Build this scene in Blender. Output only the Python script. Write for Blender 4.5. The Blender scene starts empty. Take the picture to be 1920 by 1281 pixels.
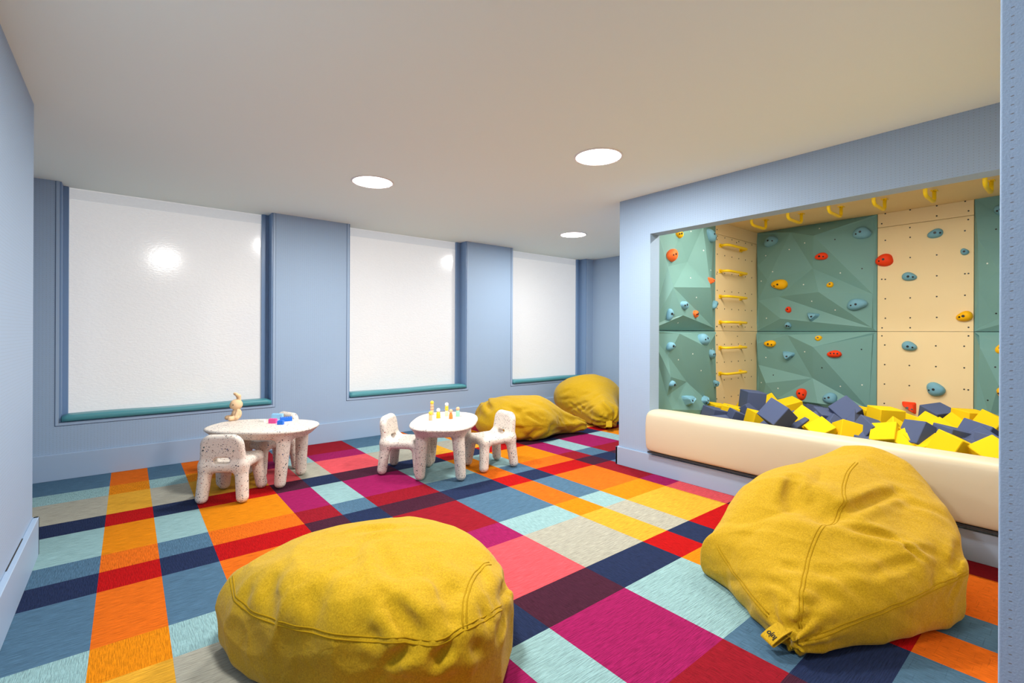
import bpy, bmesh, math, random
import numpy as np
from mathutils import Vector, Matrix, Euler
from mathutils.bvhtree import BVHTree
from mathutils.geometry import delaunay_2d_cdt

C = bpy.context.scene.collection
R = math.radians
random.seed(7)

# ------------------------------------------------------------------ camera
YAW, ROLL, CAMH, HC = R(38.925), -0.00402, 1.25, 2.493
s_, c_ = math.sin(YAW), math.cos(YAW)
fwd, rgt, up_ = Vector((s_, c_, 0)), Vector((c_, -s_, 0)), Vector((0, 0, 1))
cr, sr = math.cos(ROLL), math.sin(ROLL)
cam_x = rgt * cr - up_ * sr
cam_y = rgt * sr + up_ * cr
cam = bpy.data.objects.new('camera', bpy.data.cameras.new('camera'))
C.objects.link(cam)
m = Matrix.Identity(4)
for i in range(3):
    m[i][0], m[i][1], m[i][2] = cam_x[i], cam_y[i], -fwd[i]
m.translation = (0, 0, CAMH)
cam.matrix_world = m
cam.data.sensor_fit = 'HORIZONTAL'
cam.data.sensor_width = 36
cam.data.lens = 36 * 889.8 / 1920
cam.data.shift_y = -(640.5 - 622.7) / 1920
cam.data.clip_start = 0.02
bpy.context.scene.camera = cam

# ------------------------------------------------------------------ world, exposure
w = bpy.data.worlds.new('world'); bpy.context.scene.world = w
w.use_nodes = True
w.node_tree.nodes['Background'].inputs[0].default_value = (0.85, 0.92, 1.0, 1)
w.node_tree.nodes['Background'].inputs[1].default_value = 0.6
vs = bpy.context.scene.view_settings
vs.view_transform = 'Standard'; vs.look = 'None'; vs.gamma = 1; vs.use_curve_mapping = False
vs.exposure = 0.0
LAMP_W, PIT_W = 50.0, 24.0
LAMPS = [(1.574, 3.80), (2.582, 2.232), (4.40, 4.215), (0.47, 1.35)]

# ------------------------------------------------------------------ helpers
def lin(c):
    c = c / 255
    return c / 12.92 if c <= .04045 else ((c + .055) / 1.055) ** 2.4
def rgb(r, g, b, k=1.0): return (lin(r) * k, lin(g) * k, lin(b) * k, 1)

def material(name, col, rough=.6, spec=.3, bump=None, mottle=None, metal=0):
    """bump = (scale, strength, distance); mottle = (scale, amount)"""
    mt = bpy.data.materials.new(name); mt.use_nodes = True
    nt = mt.node_tree; b = nt.nodes['Principled BSDF']
    b.inputs['Base Color'].default_value = col
    b.inputs['Roughness'].default_value = rough
    b.inputs['Specular IOR Level'].default_value = spec
    b.inputs['Metallic'].default_value = metal
    tc = nt.nodes.new('ShaderNodeTexCoord')
    if mottle:
        n = nt.nodes.new('ShaderNodeTexNoise'); n.inputs['Scale'].default_value = mottle[0]
        n.inputs['Detail'].default_value = 3
        nt.links.new(tc.outputs['Object'], n.inputs['Vector'])
        mx = nt.nodes.new('ShaderNodeMix'); mx.data_type = 'RGBA'
        k = mottle[1]
        mx.inputs[6].default_value = tuple(c * (1 - k) for c in col[:3]) + (1,)
        mx.inputs[7].default_value = tuple(min(1, c * (1 + k)) for c in col[:3]) + (1,)
        nt.links.new(n.outputs['Fac'], mx.inputs[0]); nt.links.new(mx.outputs[2], b.inputs['Base Color'])
    if bump:
        n = nt.nodes.new('ShaderNodeTexNoise'); n.inputs['Scale'].default_value = bump[0]
        n.inputs['Detail'].default_value = 4
        nt.links.new(tc.outputs['Object'], n.inputs['Vector'])
        bp = nt.nodes.new('ShaderNodeBump'); bp.inputs['Strength'].default_value = bump[1]
        bp.inputs['Distance'].default_value = bump[2]
        nt.links.new(n.outputs['Fac'], bp.inputs['Height']); nt.links.new(bp.outputs['Normal'], b.inputs['Normal'])
    return mt

def mathnode(nt, op, a, b=None, c=None):
    n = nt.nodes.new('ShaderNodeMath'); n.operation = op
    for i, v in enumerate((a, b, c)):
        if v is None: continue
        if isinstance(v, (int, float)): n.inputs[i].default_value = v
        else: nt.links.new(v, n.inputs[i])
    return n.outputs[0]

def wallpaper():
    """blue vinyl wall covering with a square grid of small punched dots"""
    mt = bpy.data.materials.new('blue_wallpaper'); mt.use_nodes = True
    nt = mt.node_tree; b = nt.nodes['Principled BSDF']
    g = nt.nodes.new('ShaderNodeNewGeometry'); sp = nt.nodes.new('ShaderNodeSeparateXYZ')
    nt.links.new(g.outputs['Position'], sp.inputs[0])
    u = mathnode(nt, 'ADD', sp.outputs[0], sp.outputs[1])
    def cell(v, p):
        f = mathnode(nt, 'FRACT', mathnode(nt, 'DIVIDE', v, p))
        return mathnode(nt, 'SUBTRACT', f, .5)
    du = cell(mathnode(nt, 'ADD', u, 0.004), .0215); dv = cell(sp.outputs[2], .0155)
    # dots are short slanted dashes
    du2 = mathnode(nt, 'MULTIPLY', mathnode(nt, 'SUBTRACT', du, mathnode(nt, 'MULTIPLY', dv, -.6)), .75)
    r2 = mathnode(nt, 'ADD', mathnode(nt, 'MULTIPLY', du2, du2), mathnode(nt, 'MULTIPLY', dv, mathnode(nt, 'MULTIPLY', dv, 1.7)))
    dot = mathnode(nt, 'LESS_THAN', r2, .0068)
    n = nt.nodes.new('ShaderNodeTexNoise'); n.inputs['Scale'].default_value = 260; n.inputs['Detail'].default_value = 4
    nt.links.new(g.outputs['Position'], n.inputs['Vector'])
    mx = nt.nodes.new('ShaderNodeMix'); mx.data_type = 'RGBA'
    base = WALL
    mx.inputs[6].default_value = tuple(c * .93 for c in base[:3]) + (1,)
    mx.inputs[7].default_value = tuple(c * 1.07 for c in base[:3]) + (1,)
    nt.links.new(n.outputs['Fac'], mx.inputs[0])
    m2 = nt.nodes.new('ShaderNodeMix'); m2.data_type = 'RGBA'
    nt.links.new(dot, m2.inputs[0]); nt.links.new(mx.outputs[2], m2.inputs[6])
    m2.inputs[7].default_value = rgb(126, 127, 132)
    nt.links.new(m2.outputs[2], b.inputs['Base Color'])
    bp = nt.nodes.new('ShaderNodeBump'); bp.inputs['Strength'].default_value = .35; bp.inputs['Distance'].default_value = .002
    h = mathnode(nt, 'ADD', mathnode(nt, 'MULTIPLY', n.outputs['Fac'], .8), mathnode(nt, 'MULTIPLY', dot, -1.2))
    nt.links.new(h, bp.inputs['Height']); nt.links.new(bp.outputs['Normal'], b.inputs['Normal'])
    b.inputs['Roughness'].default_value = .55; b.inputs['Specular IOR Level'].default_value = .3
    return mt

def terrazzo():
    """off-white recycled plastic with chips of many colours"""
    mt = bpy.data.materials.new('speckled_plastic'); mt.use_nodes = True
    nt = mt.node_tree; b = nt.nodes['Principled BSDF']
    tc = nt.nodes.new('ShaderNodeTexCoord')
    last = None
    base = nt.nodes.new('ShaderNodeTexNoise'); base.inputs['Scale'].default_value = 160; base.inputs['Detail'].default_value = 2
    nt.links.new(tc.outputs['Object'], base.inputs['Vector'])
    mx = nt.nodes.new('ShaderNodeMix'); mx.data_type = 'RGBA'
    mx.inputs[6].default_value = rgb(204, 192, 180); mx.inputs[7].default_value = rgb(240, 232, 222)
    nt.links.new(base.outputs['Fac'], mx.inputs[0]); last = mx.outputs[2]
    nz = nt.nodes.new('ShaderNodeTexNoise'); nz.inputs['Scale'].default_value = 90
    nt.links.new(tc.outputs['Object'], nz.inputs['Vector'])
    add = nt.nodes.new('ShaderNodeMixRGB'); add.blend_type = 'ADD'; add.inputs[0].default_value = .012
    nt.links.new(tc.outputs['Object'], add.inputs[1]); nt.links.new(nz.outputs['Color'], add.inputs[2])
    for scale, frac, rad in ((100, .15, .34), (58, .09, .30), (150, .17, .38)):
        v = nt.nodes.new('ShaderNodeTexVoronoi'); v.inputs['Scale'].default_value = scale
        nt.links.new(add.outputs[0], v.inputs['Vector'])
        sc = nt.nodes.new('ShaderNodeSeparateColor'); nt.links.new(v.outputs['Color'], sc.inputs[0])
        pick = mathnode(nt, 'LESS_THAN', sc.outputs[0], frac)
        near = mathnode(nt, 'LESS_THAN', v.outputs['Distance'], rad)
        fac = mathnode(nt, 'MULTIPLY', pick, near)
        cr_ = nt.nodes.new('ShaderNodeValToRGB'); cr_.color_ramp.interpolation = 'CONSTANT'
        cols = [(0, (44, 46, 56)), (.3, (120, 112, 108)), (.5, (150, 132, 118)), (.66, (58, 80, 122)), (.76, (170, 96, 88)), (.84, (66, 108, 108)), (.92, (104, 74, 70))]
        el = cr_.color_ramp.elements
        el[0].position = 0; el[0].color = rgb(*cols[0][1])
        el[1].position = cols[1][0]; el[1].color = rgb(*cols[1][1])
        for p, cc in cols[2:]:
            e = el.new(p); e.color = rgb(*cc)
        nt.links.new(sc.outputs[1], cr_.inputs[0])
        m2 = nt.nodes.new('ShaderNodeMix'); m2.data_type = 'RGBA'
        nt.links.new(fac, m2.inputs[0]); nt.links.new(last, m2.inputs[6]); nt.links.new(cr_.outputs[0], m2.inputs[7])
        last = m2.outputs[2]
    nt.links.new(last, b.inputs['Base Color'])
    b.inputs['Roughness'].default_value = .5; b.inputs['Specular IOR Level'].default_value = .3
    return mt

def carpet():
    mt = bpy.data.materials.new('plaid_carpet'); mt.use_nodes = True
    nt = mt.node_tree; b = nt.nodes['Principled BSDF']
    at = nt.nodes.new('ShaderNodeAttribute'); at.attribute_name = 'tone'
    g = nt.nodes.new('ShaderNodeNewGeometry')
    def streak(sx, sy):
        mp = nt.nodes.new('ShaderNodeMapping'); mp.inputs['Scale'].default_value = (sx, sy, 1)
        nt.links.new(g.outputs['Position'], mp.inputs[0])
        n = nt.nodes.new('ShaderNodeTexNoise'); n.inputs['Scale'].default_value = 1; n.inputs['Detail'].default_value = 3
        n.inputs['Roughness'].default_value = .6
        nt.links.new(mp.outputs[0], n.inputs['Vector']); return n.outputs['Fac']
    a, c = streak(14, 200), streak(240, 22)
    mx = nt.nodes.new('ShaderNodeMix'); mx.data_type = 'FLOAT'
    nt.links.new(at.outputs['Alpha'], mx.inputs[0]); nt.links.new(a, mx.inputs[2]); nt.links.new(c, mx.inputs[3])
    k = nt.nodes.new('ShaderNodeMapRange'); k.inputs[1].default_value = .28; k.inputs[2].default_value = .62
    k.inputs[3].default_value = .64; k.inputs[4].default_value = 1.10
    nt.links.new(mx.outputs[0], k.inputs[0])
    # sparse dark dashes where the weave opens
    d1 = mathnode(nt, 'LESS_THAN', streak(8, 190), .36)
    kk = mathnode(nt, 'MULTIPLY', k.outputs[0], mathnode(nt, 'SUBTRACT', 1, mathnode(nt, 'MULTIPLY', d1, .28)))
    vm = nt.nodes.new('ShaderNodeVectorMath'); vm.operation = 'SCALE'
    nt.links.new(at.outputs['Color'], vm.inputs[0]); nt.links.new(kk, vm.inputs['Scale'])
    nt.links.new(vm.outputs[0], b.inputs['Base Color'])
    bp = nt.nodes.new('ShaderNodeBump'); bp.inputs['Strength'].default_value = .8; bp.inputs['Distance'].default_value = .008
    nt.links.new(mx.outputs[0], bp.inputs['Height']); nt.links.new(bp.outputs['Normal'], b.inputs['Normal'])
    b.inputs['Roughness'].default_value = .95; b.inputs['Specular IOR Level'].default_value = .1
    return mt

def felt(name, dark, light):
    """melange woven fabric"""
    mt = bpy.data.materials.new(name); mt.use_nodes = True
    nt = mt.node_tree; b = nt.nodes['Principled BSDF']
    tc = nt.nodes.new('ShaderNodeTexCoord')
    n = nt.nodes.new('ShaderNodeTexNoise'); n.inputs['Scale'].default_value = 190; n.inputs['Detail'].default_value = 5; n.inputs['Roughness'].default_value = .75
    nt.links.new(tc.outputs['Object'], n.inputs['Vector'])
    mr = nt.nodes.new('ShaderNodeMapRange'); mr.inputs[1].default_value = .33; mr.inputs[2].default_value = .67
    nt.links.new(n.outputs['Fac'], mr.inputs[0])
    mx = nt.nodes.new('ShaderNodeMix'); mx.data_type = 'RGBA'
    mx.inputs[6].default_value = dark; mx.inputs[7].default_value = light
    nt.links.new(mr.outputs[0], mx.inputs[0]); nt.links.new(mx.outputs[2], b.inputs['Base Color'])
    n2 = nt.nodes.new('ShaderNodeTexNoise'); n2.inputs['Scale'].default_value = 14; n2.inputs['Detail'].default_value = 5
    n2.inputs['Distortion'].default_value = .6
    nt.links.new(tc.outputs['Object'], n2.inputs['Vector'])
    bp = nt.nodes.new('ShaderNodeBump'); bp.inputs['Strength'].default_value = .35; bp.inputs['Distance'].default_value = .02
    h = mathnode(nt, 'ADD', n2.outputs['Fac'], mathnode(nt, 'MULTIPLY', n.outputs['Fac'], .06))
    nt.links.new(h, bp.inputs['Height']); nt.links.new(bp.outputs['Normal'], b.inputs['Normal'])
    b.inputs['Roughness'].default_value = .85; b.inputs['Specular IOR Level'].default_value = .15
    b.inputs['Sheen Weight'].default_value = .12
    return mt

def frosted(name='frosted_film', base=(.52, .52, .51, 1), emit=None):
    """translucent white window film, lit faintly by the daylight outside, under a glossy face"""
    emit = FILM_E if emit is None else emit
    mt = bpy.data.materials.new(name); mt.use_nodes = True
    nt = mt.node_tree; b = nt.nodes['Principled BSDF']
    b.inputs['Base Color'].default_value = base
    b.inputs['Roughness'].default_value = .5
    b.inputs['Emission Color'].default_value = (.97, .98, 1, 1)
    b.inputs['Emission Strength'].default_value = emit
    b.inputs['Coat Weight'].default_value = .8; b.inputs['Coat Roughness'].default_value = .13
    b.inputs['Coat IOR'].default_value = 1.8
    g = nt.nodes.new('ShaderNodeNewGeometry')
    mp = nt.nodes.new('ShaderNodeMapping'); mp.inputs['Rotation'].default_value = (0, R(25), 0); mp.inputs['Scale'].default_value = (34, 34, 80)
    nt.links.new(g.outputs['Position'], mp.inputs[0])
    n = nt.nodes.new('ShaderNodeTexNoise'); n.inputs['Scale'].default_value = 1; n.inputs['Detail'].default_value = 3
    n.inputs['Distortion'].default_value = .5
    nt.links.new(mp.outputs[0], n.inputs['Vector'])
    bp = nt.nodes.new('ShaderNodeBump'); bp.inputs['Strength'].default_value = .45; bp.inputs['Distance'].default_value = .010
    nt.links.new(n.outputs['Fac'], bp.inputs['Height']); nt.links.new(bp.outputs['Normal'], b.inputs['Normal'])
    bp2 = nt.nodes.new('ShaderNodeBump'); bp2.inputs['Strength'].default_value = .06; bp2.inputs['Distance'].default_value = .004
    nt.links.new(n.outputs['Fac'], bp2.inputs['Height']); nt.links.new(bp2.outputs['Normal'], b.inputs['Coat Normal'])
    return mt

def emitter(name, col, strength):
    mt = bpy.data.materials.new(name); mt.use_nodes = True
    b = mt.node_tree.nodes['Principled BSDF']
    b.inputs['Base Color'].default_value = (.9, .9, .9, 1)
    b.inputs['Emission Color'].default_value = col; b.inputs['Emission Strength'].default_value = strength
    return mt

WALL = rgb(156, 180, 207)
FILM_E = 0.40
M = {}
M['wall'] = wallpaper()
M['blue'] = material('blue_paint', rgb(158, 181, 208), .45, .35)
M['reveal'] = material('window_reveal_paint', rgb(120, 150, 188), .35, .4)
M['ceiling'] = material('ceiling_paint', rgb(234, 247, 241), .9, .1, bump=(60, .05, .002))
M['carpet'] = carpet()
M['speckle'] = terrazzo()
M['yellow_felt'] = felt('yellow_felt', rgb(160, 125, 6), rgb(203, 164, 24))
M['seam'] = material('yellow_seam', rgb(166, 130, 8), .85, .15)
M['film'] = frosted()
M['bare'] = frosted('bare_glass', (.42, .45, .48, 1), .34)
M['lamp'] = emitter('lamp_diffuser', (1, .985, .95, 1), 15)
M['lamp_rim'] = material('lamp_rim', rgb(235, 232, 228), .5)
M['led'] = emitter('led_diffuser', (1, .9, .72, 1), 22)
M['teal'] = material('teal_vinyl', rgb(78, 148, 158), .38, .45, bump=(9, .15, .01))
M['cream_vinyl'] = material('cream_vinyl', rgb(206, 194, 168), .42, .4, bump=(6, .1, .01))
M['joint'] = material('joint_shadow_blue', rgb(84, 104, 134), .7)
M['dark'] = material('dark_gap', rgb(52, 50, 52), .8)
M['green'] = material('green_panel', rgb(114, 157, 154), .55, .3, mottle=(3, .04))
M['cream'] = material('cream_panel', rgb(240, 214, 166), .55, .3, mottle=(3, .03))
M['alc_ceiling'] = material('alcove_ceiling_paint', rgb(240, 212, 162), .7, .2)
M['h_b'] = material('hold_blue', rgb(118, 170, 192), .6, .25, bump=(180, .15, .002))
M['h_o'] = material('hold_orange', rgb(252, 112, 48), .6, .25, bump=(180, .15, .002))
M['h_r'] = material('hold_red', rgb(246, 66, 20), .6, .25, bump=(180, .15, .002))
M['h_y'] = material('hold_yellow', rgb(250, 186, 8), .6, .25, bump=(180, .15, .002))
M['bolt'] = material('bolt_black', rgb(24, 24, 26), .4, .5)
M['white_dot'] = material('insert_white', rgb(235, 238, 232), .5)
M['yellow_metal'] = material('yellow_coated_metal', rgb(255, 212, 20), .4, .45)
M['foam_y'] = material('yellow_foam', rgb(234, 192, 26), .9, .1, bump=(220, .2, .002))
M['foam_n'] = material('navy_foam', rgb(82, 93, 126), .9, .1, bump=(220, .2, .002))
M['bunny'] = material('bunny_plush', rgb(234, 198, 158), .9, .1, bump=(300, .3, .002))
M['black'] = material('black_eye', rgb(20, 18, 18), .3, .5)
def plastic(n, *c): M[n] = material(n, rgb(*c), .35, .45)
plastic('brick_sky', 150, 206, 246); plastic('brick_pink', 244, 84, 160); plastic('brick_blue', 20, 112, 224); plastic('brick_white', 240, 236, 228)
plastic('wood_yellow', 248, 200, 64); plastic('wood_white', 242, 240, 238); plastic('wood_pink', 238, 178, 140); plastic('wood_orange', 236, 130, 48)
plastic('wood_mint', 150, 226, 184); plastic('wood_gold', 236, 190, 40); plastic('wood_cream', 246, 224, 176); plastic('wood_tan', 226, 184, 140)
M['tag_text'] = material('tag_text', rgb(40, 34, 24), .8)
M['board'] = material('blue_board', rgb(70, 96, 150), .6)
M['entry'] = material('entrance_cream_paint', rgb(232, 222, 204), .7)
M['peach'] = material('entrance_peach_paint', rgb(226, 188, 156), .7)
M['white_paint'] = material('white_paint', rgb(235, 235, 232), .6)

def link_mesh(name, me, mat, parent=None, smooth=False):
    o = bpy.data.objects.new(name, me); C.objects.link(o)
    if mat is not None and not me.materials: me.materials.append(mat)
    if parent is not None: o.parent = parent
    if smooth:
        me.polygons.foreach_set('use_smooth', [True] * len(me.polygons))
    return o
def from_bm(name, bm, mat, parent=None, smooth=False):
    me = bpy.data.meshes.new(name); bmesh.ops.recalc_face_normals(bm, faces=bm.faces); bm.to_mesh(me); bm.free()
    return link_mesh(name, me, mat, parent, smooth)
def box_bm(lo, hi, bm=None, bevel=0, seg=3):
    bm2 = bmesh.new()
    lo, hi = Vector(lo), Vector(hi)
    r = bmesh.ops.create_cube(bm2, size=1)
    for v in bm2.verts:
        v.co = Vector([lo[i] + (v.co[i] + .5) * (hi[i] - lo[i]) for i in range(3)])
    if bevel:
        bmesh.ops.bevel(bm2, geom=bm2.edges[:], offset=bevel, segments=seg, profile=.5, affect='EDGES')
    if bm is None: return bm2
    me = bpy.data.meshes.new('tmp'); bm2.to_mesh(me); bm2.free(); bm.from_mesh(me); bpy.data.meshes.remove(me)
    return bm
def structure(name, boxes, mat, parent=None, bevel=0):
    bm = bmesh.new()
    for lo, hi in boxes: box_bm(lo, hi, bm, bevel)
    o = from_bm(name, bm, mat, parent)
    if parent is None: o['kind'] = 'structure'
    return o
def empty(name, loc=(0, 0, 0), rotz=0):
    o = bpy.data.objects.new(name, None); C.objects.link(o); o.empty_display_size = .05
    o.location = loc; o.rotation_euler = (0, 0, rotz); return o
def tag(o, label, cat, group=None):
    o['label'] = label; o['category'] = cat
    if group: o['group'] = group
    return o
def dup(root, loc, rotz):
    r = root.copy(); C.objects.link(r); r.location = loc; r.rotation_euler = (0, 0, rotz)
    for ch in root.children:
        c = ch.copy(); C.objects.link(c); c.parent = r
        for gch in ch.children:
            d = gch.copy(); C.objects.link(d); d.parent = c
    return r
def tube_bm(pts, rad, seg=8, bm=None, closed=False, cap=True):
    """swept round tube along points; rad a number or a list"""
    bm = bm or bmesh.new()
    pts = [Vector(p) for p in pts]; n = len(pts)
    rads = rad if isinstance(rad, (list, tuple)) else [rad] * n
    rings = []; prev = None
    for i, p in enumerate(pts):
        a = pts[i - 1] if i > 0 else (pts[-1] if closed else p)
        b = pts[i + 1] if i < n - 1 else (pts[0] if closed else p)
        t = (b - a).normalized()
        if prev is None:
            ref = Vector((0, 0, 1)) if abs(t.z) < .9 else Vector((1, 0, 0))
            u = t.cross(ref).normalized()
        else:
            u = (prev - t * prev.dot(t)).normalized()
        prev = u; v = t.cross(u)
        rings.append([bm.verts.new(p + (u * math.cos(2 * math.pi * k / seg) + v * math.sin(2 * math.pi * k / seg)) * rads[i]) for k in range(seg)])
    for i in range(n - 1 + (1 if closed else 0)):
        A, B = rings[i], rings[(i + 1) % n]
        for k in range(seg): bm.faces.new((A[k], A[(k + 1) % seg], B[(k + 1) % seg], B[k]))
    if cap and not closed:
        bm.faces.new(rings[0][::-1]); bm.faces.new(rings[-1])
    return bm
def lathe_bm(prof, seg=24, bm=None, center=(0, 0, 0)):
    bm = bm or bmesh.new(); c = Vector(center); rings = []
    for r, z in prof:
        rings.append([bm.verts.new(c + Vector((r * math.cos(2 * math.pi * k / seg), r * math.sin(2 * math.pi * k / seg), z))) for k in range(seg)])
    for i in range(len(rings) - 1):
        for k in range(seg):
            bm.faces.new((rings[i][k], rings[i][(k + 1) % seg], rings[i + 1][(k + 1) % seg], rings[i + 1][k]))
    bm.faces.new(rings[0][::-1]); bm.faces.new(rings[-1])
    return bm

# ---- implicit surfaces -> meshes (surface nets)
def surface_net(f, lo, hi, h):
    lo, hi = np.array(lo, float), np.array(hi, float)
    n = np.ceil((hi - lo) / h).astype(int) + 1
    ax = [lo[i] + h * np.arange(n[i]) for i in range(3)]
    X, Y, Z = np.meshgrid(*ax, indexing='ij')
    G = f(np.stack([X, Y, Z], -1).reshape(-1, 3)).reshape(n)
    S = G < 0
    cs = [(0, 0, 0), (1, 0, 0), (0, 1, 0), (1, 1, 0), (0, 0, 1), (1, 0, 1), (0, 1, 1), (1, 1, 1)]
    m_ = n - 1
    def sub(A, c): return A[c[0]:c[0] + m_[0], c[1]:c[1] + m_[1], c[2]:c[2] + m_[2]]
    cnt = sum(sub(S, c).astype(int) for c in cs)
    act = (cnt > 0) & (cnt < 8)
    idx = -np.ones(m_, int); cells = np.argwhere(act); idx[act] = np.arange(len(cells))
    acc = np.zeros((len(cells), 3)); num = np.zeros(len(cells))
    def at(A, c): return A[cells[:, 0] + c[0], cells[:, 1] + c[1], cells[:, 2] + c[2]]
    for a in cs:
        for d in range(3):
            if a[d] == 0:
                b = list(a); b[d] = 1
                ga, gb = at(G, a), at(G, b)
                cross = (ga < 0) != (gb < 0)
                t = np.where(cross, ga / np.where(cross, ga - gb, 1), 0)
                p = np.tile(np.array(a, float), (len(cells), 1)); p[:, d] = t
                acc += np.where(cross[:, None], p, 0); num += cross
    V = lo + h * (cells + acc / num[:, None])
    faces = []
    for d in range(3):
        e, g = [(1, 2), (2, 0), (0, 1)][d]
        sl0 = [slice(None)] * 3; sl1 = [slice(None)] * 3
        sl0[d] = slice(0, -1); sl1[d] = slice(1, None)
        A, B = S[tuple(sl0)], S[tuple(sl1)]
        q = np.argwhere(A != B)
        ok = (q[:, e] > 0) & (q[:, g] > 0) & (q[:, e] < m_[e]) & (q[:, g] < m_[g]); q = q[ok]
        def cell(de, dg):
            r = q.copy(); r[:, e] -= de; r[:, g] -= dg
            return idx[r[:, 0], r[:, 1], r[:, 2]]
        F = np.stack([cell(1, 1), cell(0, 1), cell(0, 0), cell(1, 0)], 1)
        flip = ~A[q[:, 0], q[:, 1], q[:, 2]]
        F[flip] = F[flip][:, ::-1]
        faces.append(F)
    F = np.concatenate(faces); F = F[(F >= 0).all(1)]
    return V, F
def grad(f, P, e=.002):
    g = np.stack([f(P + np.eye(3)[i] * e) - f(P - np.eye(3)[i] * e) for i in range(3)], -1)
    return g / np.maximum(np.linalg.norm(g, axis=1, keepdims=True), 1e-9)
def mesh_np(name, V, F, N=None):
    me = bpy.data.meshes.new(name)
    me.from_pydata(V.tolist(), [], F.tolist()); me.update()
    me.polygons.foreach_set('use_smooth', [True] * len(me.polygons))
    if N is not None: me.normals_split_custom_set_from_vertices(N.tolist())
    return me
def solid_parts(f, lo, hi, h, label, parts, parent, mats):
    """mesh an implicit solid once and hand each region of it to a part of its own"""
    V, F = surface_net(f, lo, hi, h)
    for _ in range(2):
        V = V - grad(f, V) * np.clip(f(V), -h, h)[:, None]
    N = grad(f, V)
    L = label(V[F].mean(1))
    for k, (nm, lab) in enumerate(parts):
        Fk = F[L == k]
        if not len(Fk): continue
        used, inv = np.unique(Fk, return_inverse=True)
        me = mesh_np(nm, V[used], inv.reshape(-1, 4), N[used])
        o = link_mesh(nm, me, mats[k] if isinstance(mats, (list, tuple)) else mats, parent)
        if lab: o['label'] = lab
def smin(a, b, k):
    h = np.clip(.5 + .5 * (b - a) / k, 0, 1)
    return b + (a - b) * h - k * h * (1 - h)
def smax(a, b, k): return -smin(-a, -b, k)
def s_ell(P, c, r, p=2.0, rot=0.0, tilt=0.0):
    Q = P - np.array(c)
    if rot:
        cc, ss = math.cos(rot), math.sin(rot)
        Q = np.stack([Q[:, 0] * cc + Q[:, 1] * ss, -Q[:, 0] * ss + Q[:, 1] * cc, Q[:, 2]], 1)
    if tilt:   # about local y
        cc, ss = math.cos(tilt), math.sin(tilt)
        Q = np.stack([Q[:, 0] * cc + Q[:, 2] * ss, Q[:, 1], -Q[:, 0] * ss + Q[:, 2] * cc], 1)
    r = np.array(r); q = np.abs(Q / r) + 1e-9
    k0 = (q ** p).sum(1) ** (1 / p)
    k1 = np.linalg.norm(Q / (r * r), axis=1) + 1e-9
    k2 = np.linalg.norm(Q / r, axis=1) + 1e-9
    return (k0 - 1) * k2 / k1
def s_cone(P, a, b, ra, rb):
    a, b = np.array(a, float), np.array(b, float); d = b - a
    t = np.clip(((P - a) @ d) / (d @ d), 0, 1)
    return np.linalg.norm(P - a - t[:, None] * d, axis=1) - (ra + (rb - ra) * t)
def s_rbox(P, c, half, r):
    q = np.abs(P - np.array(c)) - (np.array(half) - r)
    return np.linalg.norm(np.maximum(q, 0), axis=1) + np.minimum(q.max(1), 0) - r
def hash3(I):
    x = (I[:, 0] * 374761393 + I[:, 1] * 668265263 + I[:, 2] * 2147483647) & 0xffffffff
    x = ((x ^ (x >> 13)) * 1274126177) & 0xffffffff
    return ((x ^ (x >> 16)) & 0xffff) / 65535.0
def noise(P):
    I = np.floor(P).astype(np.int64); f = P - I; f = f * f * (3 - 2 * f); v = 0
    for c in ((0, 0, 0), (1, 0, 0), (0, 1, 0), (1, 1, 0), (0, 0, 1), (1, 0, 1), (0, 1, 1), (1, 1, 1)):
        wgt = np.prod([f[:, i] if c[i] else 1 - f[:, i] for i in range(3)], axis=0)
        v = v + wgt * hash3(I + np.array(c))
    return v * 2 - 1

# ------------------------------------------------------------------ measured tables
F_SU = [(4.386, 1.965, 0.03), (4.573, 2.341, 0.09), (4.999, 1.62, 0.03), (4.026, 1.682, 0.1), (4.65, 1.715, 0.13), (3.994, 1.879, 0.06), (4.933, 1.303, 0.02), (4.16, 1.418, 0.12), (3.997, 1.379, 0.05), (4.227, 2.21, 0.04)]
F_SL = [(4.136, 1.241, 0.1), (4.586, 1.102, 0.13), (4.384, 0.754, 0.03), (4.966, 1.246, 0.03), (4.981, 0.42, 0.03), (4.004, 0.83, 0.09), (4.006, 0.644, 0.05), (4.003, 1.031, 0.06), (4.648, 0.452, 0.11), (4.07, 0.509, 0.07)]
F_BU = [(2.032, 1.98, 0.04), (1.998, 2.332, 0.13), (2.257, 2.419, 0.07), (1.483, 1.659, 0.02), (1.49, 1.309, 0.02), (1.946, 1.703, 0.12), (2.397, 1.683, 0.03), (2.351, 1.419, 0.09), (2.633, 1.647, 0.03), (2.629, 2.065, 0.06), (2.505, 1.883, 0.08)]
F_BL = [(2.28, 1.23, 0.08), (1.994, 1.097, 0.13), (2.034, 0.743, 0.03), (1.511, 0.457, 0.02), (1.483, 1.236, 0.02), (2.508, 0.651, 0.1), (2.627, 0.86, 0.03), (2.628, 1.12, 0.07), (1.951, 0.477, 0.12), (2.393, 0.48, 0.06), (1.844, 0.399, 0.05)]
F_RU = [(0.69, 1.646, 0.04), (0.558, 1.814, 0.1), (0.695, 2.111, 0.05), (0.576, 1.376, 0.03), (0.2, 1.9, 0.03), (0.1, 1.5, 0.12)]
F_RL = [(0.687, 1.234, 0.03), (0.676, 1.131, 0.08), (0.695, 0.875, 0.04), (0.618, 0.505, 0.04), (0.555, 0.804, 0.11), (0.1, 0.9, 0.05)]
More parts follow.
